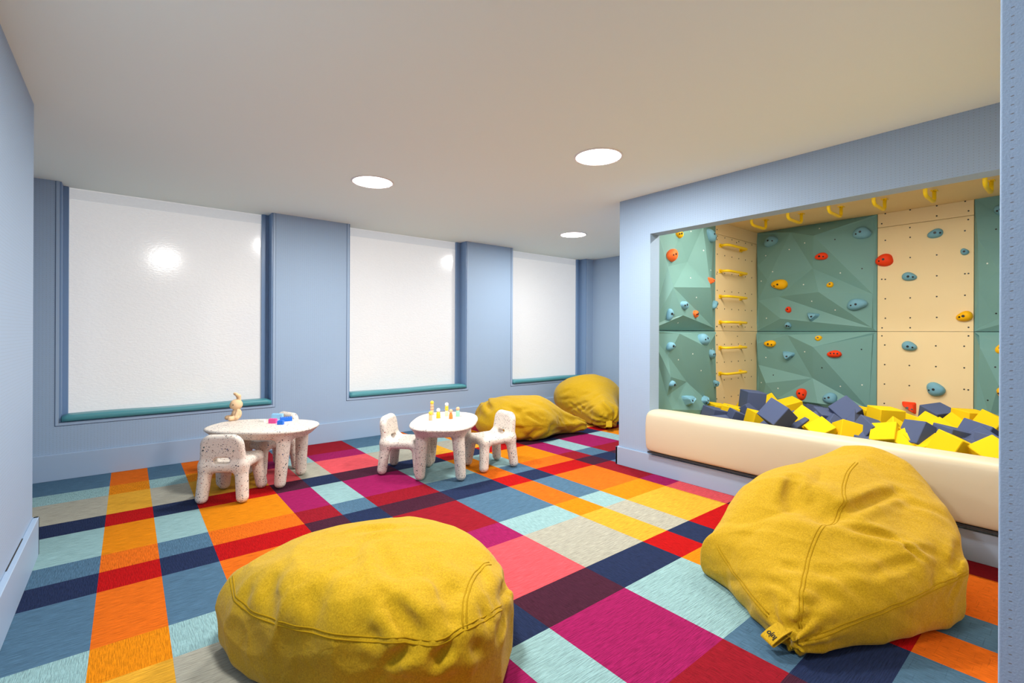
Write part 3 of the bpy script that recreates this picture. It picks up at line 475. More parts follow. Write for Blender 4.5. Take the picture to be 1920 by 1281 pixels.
FOLDS_FRONT = [((0.651, 1.457, 0.385), (0.709, 1.298, 0.302), 0.022, 0.04), ((0.723, 1.494, 0.396), (0.762, 1.275, 0.298), -0.01, 0.04), ((0.642, 1.609, 0.406), (0.676, 1.382, 0.354), -0.01, 0.05), ((0.904, 1.397, 0.371), (0.774, 1.327, 0.354), 0.014, 0.05), ((0.842, 1.301, 0.342), (0.78, 1.284, 0.318), 0.012, 0.04), ((1.209, 1.521, 0.254), (1.038, 1.349, 0.291), 0.014, 0.028), ((1.076, 1.437, 0.337), (0.995, 1.339, 0.317), -0.01, 0.03), ((1.05, 1.334, 0.25), (0.964, 1.262, 0.234), 0.014, 0.026), ((0.948, 1.274, 0.281), (0.864, 1.234, 0.25), -0.012, 0.035), ((0.668, 1.319, 0.287), (0.63, 1.346, 0.255), 0.014, 0.028), ((0.771, 1.258, 0.276), (0.737, 1.263, 0.256), 0.018, 0.028), ((0.776, 1.963, 0.405), (0.915, 1.892, 0.407), 0.012, 0.04), ((0.428, 1.884, 0.376), (0.374, 1.81, 0.303), 0.008, 0.05), ((0.473, 1.698, 0.377), (0.494, 1.58, 0.341), 0.007, 0.05), ((0.614, 1.385, 0.302), (0.572, 1.444, 0.316), 0.008, 0.03), ((0.836, 1.232, 0.268), (0.879, 1.236, 0.238), 0.012, 0.03), ((0.36, 1.939, 0.326), (0.319, 1.925, 0.259), 0.006, 0.04), ((0.617, 1.581, 0.402), (0.676, 1.4, 0.367), 0.0033, 0.0242), ((0.879, 1.563, 0.396), (0.821, 1.379, 0.375), 0.0072, 0.0325), ((0.802, 1.507, 0.398), (0.825, 1.315, 0.354), 0.0066, 0.0334), ((0.75, 1.421, 0.384), (0.772, 1.328, 0.354), 0.0062, 0.0346), ((0.771, 1.82, 0.416), (0.702, 1.477, 0.394), 0.0067, 0.0369), ((0.824, 1.524, 0.398), (0.881, 1.325, 0.349), 0.0049, 0.0408), ((0.73, 1.834, 0.413), (0.522, 1.619, 0.381), 0.004, 0.047), ((0.484, 1.77, 0.397), (0.4, 1.747, 0.325), 0.0037, 0.046), ((0.523, 1.672, 0.395), (0.463, 1.585, 0.271), 0.006, 0.0481), ((0.41, 1.877, 0.363), (0.402, 1.697, 0.24), 0.0057, 0.0457), ((0.617, 1.76, 0.409), (0.504, 1.66, 0.385), 0.0027, 0.0525), ((0.733, 1.881, 0.409), (0.577, 1.541, 0.389), 0.0039, 0.0356), ((0.928, 1.31, 0.33), (0.911, 1.257, 0.273), 0.0032, 0.0246), ((0.915, 1.301, 0.325), (0.923, 1.248, 0.24), 0.0051, 0.028), ((1.045, 1.475, 0.36), (1.009, 1.387, 0.341), 0.0047, 0.0233), ((1.05, 1.539, 0.368), (0.973, 1.364, 0.347), 0.0043, 0.0275), ((1.086, 1.409, 0.312), (1.144, 1.383, 0.219), 0.0055, 0.0227), ((0.968, 1.286, 0.287), (0.967, 1.26, 0.217), 0.0048, 0.0246), ((0.683, 1.297, 0.279), (0.633, 1.345, 0.259), 0.003, 0.0231), ((0.772, 1.265, 0.289), (0.711, 1.276, 0.263), 0.0057, 0.0184), ((0.78, 1.252, 0.272), (0.721, 1.265, 0.238), 0.0061, 0.0179), ((0.644, 1.34, 0.281), (0.599, 1.378, 0.209), 0.0041, 0.0236), ((0.764, 1.261, 0.277), (0.72, 1.267, 0.25), 0.0055, 0.0216)]
FOLDS_RIGHT = [((2.723, 1.007, 0.486), (2.543, 0.962, 0.384), 0.028, 0.04), ((2.61, 0.755, 0.402), (3.003, 0.638, 0.455), 0.026, 0.035), ((2.572, 0.991, 0.408), (2.587, 0.733, 0.388), 0.022, 0.1), ((2.49, 0.842, 0.368), (2.621, 0.758, 0.408), 0.016, 0.05), ((2.42, 1.036, 0.32), (2.474, 0.774, 0.35), -0.012, 0.04), ((2.474, 0.774, 0.35), (2.595, 0.518, 0.325), -0.016, 0.035), ((2.535, 0.718, 0.361), (2.641, 0.534, 0.344), 0.014, 0.03), ((2.598, 0.532, 0.331), (2.603, 0.488, 0.313), 0.012, 0.025), ((2.931, 0.699, 0.468), (3.059, 0.619, 0.463), -0.01, 0.04), ((2.205, 0.879, 0.235), (2.232, 0.798, 0.246), 0.008, 0.03), ((2.171, 0.719, 0.214), (2.192, 0.632, 0.175), 0.006, 0.04), ((2.458, 0.585, 0.295), (2.499, 0.492, 0.263), 0.006, 0.05), ((2.612, 0.433, 0.258), (2.787, 0.418, 0.327), 0.007, 0.05), ((2.781, 0.38, 0.292), (3.049, 0.371, 0.271), 0.01, 0.04), ((2.014, 0.774, 0.096), (2.034, 0.726, 0.108), 0.016, 0.025), ((2.028, 0.724, 0.104), (2.077, 0.681, 0.117), -0.01, 0.02), ((2.61, 0.608, 0.357), (2.606, 0.452, 0.282), 0.0069, 0.0229), ((2.358, 0.593, 0.26), (2.587, 0.483, 0.303), 0.0068, 0.0243), ((2.792, 0.661, 0.422), (2.915, 0.583, 0.418), 0.0039, 0.0271), ((2.623, 0.508, 0.332), (2.716, 0.42, 0.299), 0.0063, 0.0247), ((3.086, 0.664, 0.485), (2.903, 0.556, 0.407), 0.0039, 0.0389), ((2.932, 0.633, 0.44), (3.02, 0.433, 0.363), 0.0053, 0.0338), ((2.182, 1.057, -0.022), (2.068, 0.826, 0.153), 0.0035, 0.0285), ((2.304, 1.069, 0.26), (2.387, 1.026, 0.312), 0.0036, 0.0325), ((2.255, 1.16, 0.037), (2.139, 0.916, 0.176), 0.0042, 0.0277), ((2.143, 0.903, 0.186), (2.121, 0.817, 0.197), 0.0059, 0.0228), ((2.12, 0.823, 0.196), (2.088, 0.728, 0.173), 0.0045, 0.0226), ((2.34, 1.196, 0.245), (2.308, 0.97, 0.286), 0.0032, 0.0351), ((2.07, 0.776, 0.158), (2.143, 0.683, 0.177), 0.0052, 0.0242), ((2.392, 0.549, 0.248), (2.521, 0.444, 0.099), 0.0026, 0.041), ((2.228, 0.761, 0.244), (2.317, 0.655, 0.265), 0.0057, 0.0338), ((2.303, 0.681, 0.264), (2.379, 0.593, 0.27), 0.0028, 0.0267), ((2.314, 0.569, 0.207), (2.513, 0.448, 0.066), 0.0044, 0.0313), ((2.26, 0.725, 0.252), (2.286, 0.575, 0.187), 0.0041, 0.0316), ((2.16, 0.751, 0.221), (2.165, 0.626, 0.113), 0.003, 0.0372), ((2.071, 0.686, 0.1), (2.121, 0.638, 0.079), 0.0034, 0.017), ((2.016, 0.793, 0.039), (2.012, 0.71, 0.068), 0.0066, 0.0222), ((2.025, 0.738, 0.117), (2.055, 0.692, 0.085), 0.005, 0.0156), ((2.022, 0.753, 0.111), (2.087, 0.703, 0.145), 0.0056, 0.0176), ((2.044, 0.748, 0.15), (2.048, 0.721, 0.12), 0.0063, 0.0211), ((2.005, 0.747, 0.078), (2.029, 0.694, 0.071), 0.0062, 0.0163), ((2.711, 0.393, 0.263), (2.886, 0.394, 0.311), 0.0073, 0.0243), ((2.571, 0.428, 0.209), (2.637, 0.415, 0.245), 0.0062, 0.019), ((2.663, 0.4, 0.236), (2.865, 0.386, 0.299), 0.0067, 0.0256), ((2.587, 0.434, 0.242), (2.708, 0.408, 0.281), 0.0076, 0.0264), ((2.666, 0.387, 0.147), (2.743, 0.378, 0.265), 0.006, 0.0224)]
FOLDS_MID = [((3.465, 4.794, 0.4), (3.253, 4.421, 0.345), 0.035, 0.045), ((3.379, 4.716, 0.379), (3.441, 4.74, 0.395), 0.02, 0.05), ((3.447, 4.749, 0.443), (3.421, 4.28, 0.404), -0.02, 0.05), ((3.405, 4.297, 0.404), (3.452, 4.066, 0.248), 0.018, 0.05), ((3.408, 4.191, 0.36), (3.655, 3.972, 0.239), 0.014, 0.05), ((3.593, 3.987, 0.165), (3.516, 4.105, 0.03), 0.016, 0.05), ((3.807, 3.966, 0.153), (3.694, 4.013, 0.045), 0.014, 0.05), ((3.65, 4.227, 0.436), (3.853, 4.016, 0.303), 0.01, 0.06), ((4.065, 4.063, 0.238), (4.237, 4.011, 0.166), 0.014, 0.04), ((3.356, 4.125, 0.161), (3.495, 4.046, 0.099), 0.018, 0.05), ((3.271, 4.71, 0.293), (3.185, 4.425, 0.248), 0.02, 0.06), ((3.587, 4.729, 0.434), (3.585, 4.152, 0.405), -0.012, 0.06), ((3.258, 4.313, 0.313), (3.461, 4.051, 0.199), 0.0053, 0.046), ((3.498, 4.121, 0.028), (3.714, 3.983, 0.076), 0.0076, 0.0339), ((3.355, 4.129, 0.174), (3.497, 4.028, 0.174), 0.0098, 0.0317), ((3.53, 4.137, -0.007), (3.682, 3.96, 0.175), 0.0099, 0.0284), ((3.746, 3.971, 0.095), (4.11, 4.033, 0.089), 0.0103, 0.0267), ((3.555, 4.008, 0.12), (3.852, 3.971, 0.194), 0.0104, 0.0343), ((4.007, 4.109, -0.006), (4.205, 3.989, 0.121), 0.0082, 0.0391), ((4.047, 4.065, -0.059), (4.242, 3.98, 0.127), 0.0054, 0.0366), ((3.652, 3.993, 0.291), (3.95, 4.01, 0.144), 0.0077, 0.0244), ((3.619, 4.093, 0.381), (3.8, 4.035, 0.344), 0.0043, 0.0378), ((3.433, 4.163, 0.355), (3.583, 4.086, 0.368), 0.0065, 0.0339), ((3.89, 4.07, 0.349), (4.175, 4.013, 0.082), 0.0056, 0.0315), ((3.519, 4.057, 0.31), (3.648, 3.967, 0.211), 0.0053, 0.0282), ((3.583, 4.047, 0.339), (3.772, 3.97, 0.263), 0.004, 0.0315), ((4.052, 4.037, 0.189), (4.121, 4.025, 0.097), 0.0093, 0.0265), ((3.836, 3.974, 0.143), (4.095, 4.074, 0.047), 0.0111, 0.0281), ((4.081, 4.047, 0.199), (4.117, 4.023, 0.148), 0.0055, 0.0204), ((3.975, 4.028, 0.223), (4.039, 4.029, 0.17), 0.005, 0.0196), ((3.954, 4.029, 0.248), (4.012, 4.024, 0.141), 0.006, 0.0209)]
SEAMS_FRONT = [[(0.314, 2.128, 0.289), (0.308, 2.047, 0.272), (0.313, 1.956, 0.265), (0.345, 1.855, 0.26), (0.378, 1.753, 0.272), (0.451, 1.617, 0.281), (0.518, 1.489, 0.293), (0.595, 1.406, 0.296), (0.672, 1.328, 0.305), (0.711, 1.291, 0.293), (0.761, 1.273, 0.295), (0.828, 1.258, 0.308), (0.92, 1.274, 0.3), (1.04, 1.337, 0.271)], [(0.828, 1.258, 0.308), (0.849, 1.295, 0.336), (0.89, 1.343, 0.358), (0.971, 1.421, 0.364), (1.048, 1.476, 0.359), (1.106, 1.499, 0.343)]]
SEAMS_RIGHT = [[(3.091, 0.832, 0.547), (2.96, 0.835, 0.518), (2.802, 0.81, 0.475), (2.687, 0.773, 0.434), (2.57, 0.773, 0.388), (2.44, 0.802, 0.341), (2.305, 0.794, 0.279), (2.162, 0.765, 0.221), (2.057, 0.738, 0.161), (2.028, 0.724, 0.104)], [(2.77, 0.355, 0.24), (2.631, 0.406, 0.215), (2.415, 0.487, 0.176), (2.254, 0.573, 0.135), (2.14, 0.636, 0.103), (2.056, 0.681, 0.081), (2.019, 0.714, 0.072)], [(2.296, 1.205, 0.187), (2.265, 1.159, 0.156), (2.205, 1.073, 0.124), (2.112, 0.952, 0.11), (2.047, 0.852, 0.089)]]
SEAMS_MID = [[(3.374, 4.112, 0.194), (3.591, 3.985, 0.197), (3.916, 3.996, 0.163), (4.213, 3.989, 0.133)]]
SEAMS_FAR = []
LOOP_RIGHT = ((2.03, 0.775, 0.085), (1.958, 0.813, 0.045), (0.5, 0.87, 0), 0.01, 0.066)
LOOP_FAR = ((4.77, 3.93, 0.12), (4.705, 3.875, 0.065), (0.78, -0.6, 0), 0.01, 0.075)
FOLDS_FAR = [((4.877, 4.503, 0.383), (4.905, 4.382, 0.41), 0.0077, 0.0402), ((4.832, 4.899, 0.275), (4.84, 4.614, 0.323), 0.0048, 0.0308), ((4.83, 4.251, 0.354), (4.984, 4.23, 0.423), 0.0052, 0.0331), ((4.828, 4.593, 0.209), (4.797, 4.297, 0.32), 0.0091, 0.0316), ((4.836, 4.843, 0.371), (4.879, 4.696, 0.441), 0.0063, 0.0386), ((4.859, 4.765, 0.128), (4.816, 4.516, 0.243), 0.0076, 0.0244), ((4.801, 4.462, 0.168), (4.774, 4.303, 0.265), 0.0083, 0.0262), ((4.755, 4.283, 0.206), (4.734, 4.132, 0.288), 0.0079, 0.0243), ((4.862, 4.94, 0.171), (4.962, 4.81, -0.032), 0.0079, 0.0312), ((4.825, 4.682, 0.257), (4.796, 4.44, 0.158), 0.0117, 0.025), ((4.855, 4.7, 0.124), (4.883, 4.594, 0.04), 0.0069, 0.0419), ((4.817, 4.51, 0.251), (4.758, 4.302, 0.195), 0.0093, 0.0248), ((4.95, 4.946, 0.03), (4.859, 4.571, 0.066), 0.0104, 0.0256), ((4.955, 4.917, 0.028), (4.932, 4.685, -0.034), 0.0119, 0.0343), ((4.892, 4.346, -0.034), (4.687, 4.095, 0.121), 0.008, 0.0204), ((4.706, 4.027, 0.156), (4.727, 3.955, 0.202), 0.0105, 0.0179), ((4.77, 3.969, 0.048), (4.842, 3.907, 0.12), 0.01, 0.0209), ((4.745, 3.954, 0.124), (4.793, 3.895, 0.204), 0.0076, 0.029), ((4.697, 4.059, 0.103), (4.72, 3.966, 0.12), 0.0109, 0.021), ((4.862, 4.371, -0.067), (4.724, 4.053, 0.086), 0.0092, 0.0178)]
YW, YG, XA, YA = 5.46, 5.64, 3.63, 2.67        # window wall, glass, alcove wall, alcove side
XB = 6.056                                       # alcove back

# ------------------------------------------------------------------ floor: plaid carpet
T = {'S': {'B': (92, 130, 160), 'O': (255, 122, 26), 'M': (168, 26, 44)},
     'L': {'B': (166, 208, 212), 'O': (255, 152, 14), 'M': (178, 32, 104)},
     'G': {'B': (196, 194, 178), 'O': (255, 188, 58), 'M': (252, 98, 108)},
     'N': {'B': (40, 54, 92), 'O': (206, 14, 18), 'M': (80, 36, 58)}}
xs = [-1.2, -.115, .135, .387, .889, 1.137, 1.386, 1.893, 2.396, 2.648, 2.90, 3.41, 3.66, 3.919, 4.41, 4.66, 5.17, 5.67, 6.4]
xt = list('BOBOMBMBOBOMBMBOBO')
ys = [5.60, 4.985, 4.715, 4.225, 3.968, 3.476, 3.235, 2.995, 2.475, 2.22, 1.714, 1.458, .963, .714, .463, -.04, -.29, -.8, -1.05, -1.55, -1.8, -2.6]
yt = list('SLGNLSNSLGNLSNSLGNLSN')
ydir = {0: 0, 1: 1, 2: 0, 3: 1, 4: 0, 5: 1, 6: 1, 7: 0, 8: 1, 9: 0, 10: 1, 11: 0, 12: 1, 13: 0, 14: 1}
V, F, tones = [], [], []
for j in range(len(yt)):
    for i in range(len(xt)):
        k = len(V)
        V += [(xs[i], ys[j + 1], 0), (xs[i + 1], ys[j + 1], 0), (xs[i + 1], ys[j], 0), (xs[i], ys[j], 0)]
        F.append((k, k + 1, k + 2, k + 3))
        c = rgb(*T[yt[j]][xt[i]])
        tones.append((c[0] * .68, c[1] * .68, c[2] * .68, float(ydir.get(j, j % 2))))
me = bpy.data.meshes.new('floor'); me.from_pydata(V, [], F)
ca = me.color_attributes.new('tone', 'FLOAT_COLOR', 'CORNER')
ca.data.foreach_set('color', [x for t in tones for _ in range(4) for x in t])
fl = link_mesh('floor', me, M['carpet']); fl['kind'] = 'structure'
structure('trim_1', [((-1.3, -2.7, -.12), (6.4, 5.9, -.004))], M['dark'])      # slab under the carpet

# ------------------------------------------------------------------ ceiling, walls
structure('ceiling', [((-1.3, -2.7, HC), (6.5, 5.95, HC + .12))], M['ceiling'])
WIN = [(-.452, 1.178), (1.98, 3.61), (4.41, 6.03)]
SILL = .475
bx = []
edges = [-1.0] + [e for wv in WIN for e in wv] + [6.30]
for k in range(0, len(edges), 2): bx.append(((edges[k], YW, 0), (edges[k + 1], YG + .16, HC)))
for a, b in WIN: bx.append(((a, YW, 0), (b, YG + .16, SILL)))
structure('wall_back', bx, M['wall'])
structure('wall_left', [((-.57, -2.6, 0), (-.41, 3.69, HC)), ((-1.0, 3.53, 0), (-.56, 3.69, HC)), ((-1.1, 3.6, 0), (-.98, YW + .1, HC))], M['wall'])
structure('wall_right', [((6.19, 2.87, 0), (6.32, YW + .05, HC))], M['wall'])
OP0, OP1, HDR, PL = .12, 2.53, 2.135, .49      # opening of the alcove
structure('wall_alcove', [((XA, OP1, 0), (XA + .14, 2.87, HC)), ((XA, OP0, HDR), (XA + .14, OP1, HC)), ((XA, OP0, 0), (XA + .14, OP1, PL)),
                          ((XA, -.75, 0), (XA + .14, OP0, HC)), ((XA + .13, 2.72, 0), (6.30, 2.87, HC)), ((6.12, -.75, 0), (6.30, 2.73, HC)), ((XA + .13, -.85, 0), (6.30, -.70, HC))], M['wall'])
structure('wall_near', [((1.2, -2.6, 0), (1.36, .112, HC))], M['wall'], bevel=.003)
structure('wall_front', [((1.35, -.05, 0), (XA + .01, .10, HC)), ((-.42, -.02, 2.22), (1.21, .10, HC))], M['entry'])
structure('wall_entrance', [((-.6, -2.72, 0), (1.4, -2.58, HC))], M['peach'])
structure('door_1', [((.30, -2.58, 0), (1.0, -2.54, 2.1)), ((.24, -2.58, 0), (.30, -2.52, 2.16)), ((1.0, -2.58, 0), (1.06, -2.52, 2.16)), ((.24, -2.58, 2.1), (1.06, -2.52, 2.16))], M['white_paint'])
structure('baseboard_back', [((-1.0, YW - .02, 0), (6.19, YW, .215))], M['blue'], bevel=.003)
structure('baseboard_left', [((-.41, -2.6, 0), (-.385, 3.715, .212)), ((-1.0, 3.69, 0), (-.385, 3.715, .212))], M['blue'], bevel=.003)
structure('baseboard_right', [((6.17, 2.9, 0), (6.19, YW - .02, .215))], M['blue'], bevel=.003)
structure('baseboard_alcove', [((XA - .022, .10, 0), (XA, 2.892, .168)), ((XA - .022, 2.87, 0), (6.18, 2.892, .168))], M['blue'], bevel=.003)
structure('trim_5', [((-.412, 2.95, .2121), (-.405, 3.36, .2138))], M['dark'])      # open joint over the left baseboard
structure('trim_2', [((XA + .12, -.72, 2.486), (6.12, 2.72, HC + .002))], M['alc_ceiling'])   # alcove ceiling board
structure('trim_3', [((XA + .14, -.7, .0), (6.12, 2.72, .15))], M['foam_n'])                  # raised base of the foam pit
b_ = structure('trim_4', [((1.62, .10, .85), (2.2, .125, 1.72))], M['board'])                 # blue board, seen only in the window reflections

# windows
for n, (a, b) in enumerate(WIN):
    we = empty('window_%d' % (n + 1), ((a + b) / 2, YW, 0)); we['kind'] = 'structure'
    def part(nm, boxes, mat, bevel=0):
        o = structure(nm, [((lo[0] - (a + b) / 2, lo[1] - YW, lo[2]), (hi[0] - (a + b) / 2, hi[1] - YW, hi[2])) for lo, hi in boxes], mat, we, bevel)
        return o
    gl, gr = a + .042, b - .075
    part('reveal', [((a - .001, YW + .002, SILL), (a + .012, YG + .02, HC)), ((b - .012, YW + .002, SILL), (b + .001, YG + .02, HC)), ((a, YW + .002, SILL - .012), (b, YG + .02, SILL + .003))], M['reveal'])
    part('frame', [((a + .011, YG - .035, SILL), (gl + .004, YG + .02, HC)), ((gr - .004, YG - .035, SILL), (gr + .034, YG + .02, HC)), ((gr + .030, YG - .022, SILL), (b - .011, YG + .02, HC)), ((gl, YG - .02, SILL), (gr, YG + .02, SILL + .05))], M['reveal'], .002)
    part('casing', [((a - .022, YW - .007, SILL - .024), (a, YW + .01, HC)), ((b, YW - .007, SILL - .024), (b + .022, YW + .01, HC)), ((a, YW - .007, SILL - .024), (b, YW + .01, SILL - .001))], M['blue'], .002)
    part('joint', [((a - .0255, YW - .0015, SILL - .028), (a - .022, YW + .01, HC)), ((b + .022, YW - .0015, SILL - .028), (b + .0255, YW + .01, HC)), ((a - .0255, YW - .0015, SILL - .0275), (b + .0255, YW + .01, SILL - .024))], M['joint'])
    part('frosted_pane', [((gl, YG, SILL + .03), (gr, YG + .008, 2.395))], M['film'])
    part('bare_glass_strip', [((gl, YG + .001, 2.396), (gr, YG + .008, HC - .006))], M['bare'])
    part('bright_gap', [((gl, YG + .001, HC - .006), (gr, YG + .008, HC))], M['film'])

# ceiling lamps
lamp_labels = ['round recessed ceiling light nearest the middle window, its disc lit white', 'largest round recessed ceiling light, in front of the climbing alcove corner', 'smallest round recessed ceiling light, near the far window corner', 'round recessed ceiling light above the frame, glowing on the near ceiling', None]
for k, (x, y) in enumerate(LAMPS):
    t = empty('ceiling_light', (x, y, HC))
    tag(t, lamp_labels[k] or 'round recessed ceiling light over the entrance behind the viewer', 'ceiling light', 'round recessed ceiling lights')
    from_bm('rim', lathe_bm([(.158, .004), (.158, -.006), (.170, -.006), (.172, .004)], 40), M['lamp_rim'], t, True)
    from_bm('diffuser', lathe_bm([(.157, .004), (.157, -.003), (.12, -.007), (.06, -.010), (.001, -.011)], 40), M['lamp'], t, True)
    L = bpy.data.lights.new('ceiling_light_glow', 'AREA'); L.shape = 'DISK'; L.size = .30; L.energy = LAMP_W; L.color = (1, .975, .93)
    lo = bpy.data.objects.new('bulb', L); C.objects.link(lo); lo.parent = t; lo.location = (0, 0, -.016)
# warm strip behind the alcove header
t = empty("strip_light", (4.25, 1.1, 2.468)); tag(t, 'warm strip light hidden behind the alcove header', 'strip light')
from_bm('housing', box_bm((-.03, -1.5, -.02), (.03, 1.5, .015), bevel=.004), M['lamp_rim'], t)
from_bm('diffuser', box_bm((-.022, -1.48, -.026), (.022, 1.48, -.018)), M['led'], t)
for yy in (-.55, .55):
    L = bpy.data.lights.new('strip_glow', 'AREA'); L.shape = 'RECTANGLE'; L.size = .05; L.size_y = 1.0; L.energy = PIT_W; L.color = (1, .95, .84)
    lo = bpy.data.objects.new('bulb', L); C.objects.link(lo); lo.parent = t; lo.location = (.0, yy, -.03)

# ------------------------------------------------------------------ window cushions
for n, (a, b) in enumerate(WIN):
    x0, x1 = a + .016, b - .014
    bm = bmesh.new(); N_, rings = 40, []
    for i in range(N_ + 1):
        u = i / N_; x = x0 + (x1 - x0) * u
        e = min(u, 1 - u) * (x1 - x0)
        sh = min(1, (e / .03)) ** .5 if e < .03 else 1
        y0, y1, z0, z1 = YW - .028, YG - .038, SILL + .004, SILL + .062 + .004 * math.sin(9 * u + n)
        yc, zc, hy, hz = (y0 + y1) / 2, (z0 + z1) / 2, (y1 - y0) / 2, (z1 - z0) / 2
        ring = []
        for k in range(20):
            th = 2 * math.pi * k / 20; p = .42
            cy, cz = math.copysign(abs(math.cos(th)) ** p, math.cos(th)), math.copysign(abs(math.sin(th)) ** .6, math.sin(th))
            s2 = .80 + .20 * sh
            ring.append(bm.verts.new((x, yc + hy * cy * (.93 + .07 * sh), zc + hz * cz * s2 - (0 if cz > 0 else 0) - hz * (1 - s2))))
        rings.append(ring)
    for i in range(N_):
        for k in range(20): bm.faces.new((rings[i][k], rings[i][(k + 1) % 20], rings[i + 1][(k + 1) % 20], rings[i + 1][k]))
    bm.faces.new(rings[0]); bm.faces.new(rings[-1][::-1])
    o = from_bm('sill_cushion', bm, M['teal'], None, True)
    tag(o, ['teal vinyl cushion along the sill of the widest window by the left wall', 'teal vinyl cushion along the sill of the middle window', 'teal vinyl cushion along the far window sill behind the leaning bean bag'][n], 'cushion', 'teal window sill cushions')

# ------------------------------------------------------------------ padded bolster over the pit edge
bm = bmesh.new(); rings = []
prof = [(.168, .495), (.168, .535), (.150, .556), (.08, .566), (.01, .564), (-.028, .552), (-.054, .526), (-.063, .475), (-.066, .41), (-.065, .33), (-.060, .258), (-.054, .218), (-.046, .203), (-.02, .199), (-.004, .215), (-.004, .495)]
def smooth_prof(pr, it=2):
    for _ in range(it):
        q = []
        for i in range(len(pr)):
            a, b = Vector(pr[i]), Vector(pr[(i + 1) % len(pr)])
            q += [tuple(a * .75 + b * .25), tuple(a * .25 + b * .75)]
        pr = q
    return pr
pr = smooth_prof(prof, 1)
yend, ystart = 2.545, .125
st = [0, .004, .012, .025, .05, .08, .12, .18, .26, .36, .5, .7, .9, 1.1, 1.3, 1.5, 1.7, 1.9, 2.1, 2.25, 2.35, 2.40, 2.42]
for sdist in st:
    y = yend - sdist
    sc = 1 - .16 * math.exp(-sdist / .012) - .05 * math.exp(-sdist / .05)
    ring = []
    for (dx, z) in pr:
        cx, cz = .06, .39
        zz = cz + (z - cz) * sc
        xx = cx + (dx - cx) * sc
        if dx < -.05: xx += .004 * math.sin(sdist * 40) * math.exp(-((sdist - .12) / .08) ** 2) + .003 * math.sin(sdist * 7)
        ring.append(bm.verts.new((XA + xx, y, zz)))
    rings.append(ring)
nn = len(pr)
for i in range(len(rings) - 1):
    for k in range(nn): bm.faces.new((rings[i][k], rings[i][(k + 1) % nn], rings[i + 1][(k + 1) % nn], rings[i + 1][k]))
bm.faces.new(rings[0]); bm.faces.new(rings[-1][::-1])
o = empty('padded_bolster', (0, 0, 0)); tag(o, 'long cream vinyl bolster padding the front edge of the foam pit', 'bolster')
from_bm('cover', bm, M['cream_vinyl'], o, True)
from_bm('bottom_gap_shade', box_bm((XA - .052, ystart + .01, .187), (XA - .022, yend - .03, .1985)), M['dark'], o)  # dark strip painting in the shaded gap under the bolster

# ------------------------------------------------------------------ climbing panels
BVH = {}; RELIEF = 1.05
E_SU = [(0, 1), (0, 3), (0, 4), (3, 4), (0, 5), (5, 3), (4, 2), (3, 6), (7, 6), (7, 8), (0, 9), (4, 6)]
E_SL = [(0, 1), (0, 2), (1, 2), (1, 3), (2, 7), (2, 5), (2, 6), (2, 9), (2, 8), (2, 4)]
E_BU = [(0, 1), (0, 2), (1, 3), (0, 3), (0, 6), (5, 6), (5, 4), (6, 4), (7, 4), (6, 7), (8, 6), (7, 8), (0, 10), (9, 10), (1, 2)]
E_BL = [(0, 1), (0, 2), (1, 3), (2, 3), (1, 4), (5, 6), (5, 2), (6, 2), (7, 2), (2, 8), (2, 9), (8, 9)]
def place(plane, u, v, h):      # panel coordinates -> world
    return Vector((u, YA - h, v)) if plane == 's' else Vector((XB - h, u, v))
def panel(name, key, plane, u0, u1, v0, v1, pts, mat, label, nuts_w=(), nuts_d=(), thick=.02, group=None, edges=()):
    t = empty(name, place(plane, (u0 + u1) / 2, v0, 0)); tag(t, label, 'climbing panel', group)
    org = Vector(t.location)
    bm = bmesh.new()
    if pts:
        P2 = [(u0, v0), (u1, v0), (u1, v1), (u0, v1)]; hs = [thick] * 4
        e = .03
        P2 += [(u0 + e, v0 + e), (u1 - e, v0 + e), (u1 - e, v1 - e), (u0 + e, v1 - e)]; hs += [thick] * 4
        ix = {}
        for q, p in enumerate(pts):
            if u0 + .01 < p[0] < u1 - .01 and v0 + .01 < p[1] < v1 - .01:
                ix[q] = len(P2); P2.append((p[0], p[1])); hs.append(thick + p[2] * RELIEF)
        ed = [(ix[a], ix[b]) for a, b in edges if a in ix and b in ix]
        r = delaunay_2d_cdt([Vector(p) for p in P2], ed, [], 0, 1e-5)
        vs_ = [bm.verts.new(place(plane, p.x, p.y, hs[r[3][i][0]] if r[3][i] else .05) - org) for i, p in enumerate(r[0])]
        for f in r[2]: bm.faces.new([vs_[i] for i in f])
        bnd = [e_ for e_ in bm.edges if e_.is_boundary]
        ret = bmesh.ops.extrude_edge_only(bm, edges=bnd)
        for v in ret['geom']:
            if isinstance(v, bmesh.types.BMVert):
                if plane == 's': v.co.y = 0
                else: v.co.x = 0
    else:
        a, b = place(plane, u0, v0, 0) - org, place(plane, u1, v1, thick) - org
        box_bm([min(a[i], b[i]) for i in range(3)], [max(a[i], b[i]) for i in range(3)], bm, bevel=.0015, seg=1)
    bmesh.ops.recalc_face_normals(bm, faces=bm.faces)
    bw = bm.copy(); bw.transform(Matrix.Translation(org)); BVH[key] = BVHTree.FromBMesh(bw); bw.free()
    from_bm('board', bm, mat, t)
    for nm, L, mm in (('white_inserts', nuts_w, M['white_dot']), ('bolt_holes', nuts_d, M['bolt'])):
        if not L: continue
        b2 = bmesh.new(); n_in = 0
        for (u, v) in L:
            if not (u0 < u < u1 and v0 < v < v1): continue
            p, nrm = on_panel(key, plane, u, v)
            disc(b2, p - org, nrm, .0075, .002); n_in += 1
        if n_in:
            o = from_bm(nm, b2, mm, t); o['kind'] = 'stuff'
        else: b2.free()
    return t
def on_panel(key, plane, u, v):
    o = place(plane, u, v, 1.0); d = Vector((0, 1, 0)) if plane == 's' else Vector((1, 0, 0))
    p, nrm, _, _ = BVH[key].ray_cast(o, d)
    if p is None: return place(plane, u, v, .02), -d
    if nrm.dot(d) > 0: nrm = -nrm
    return p, nrm
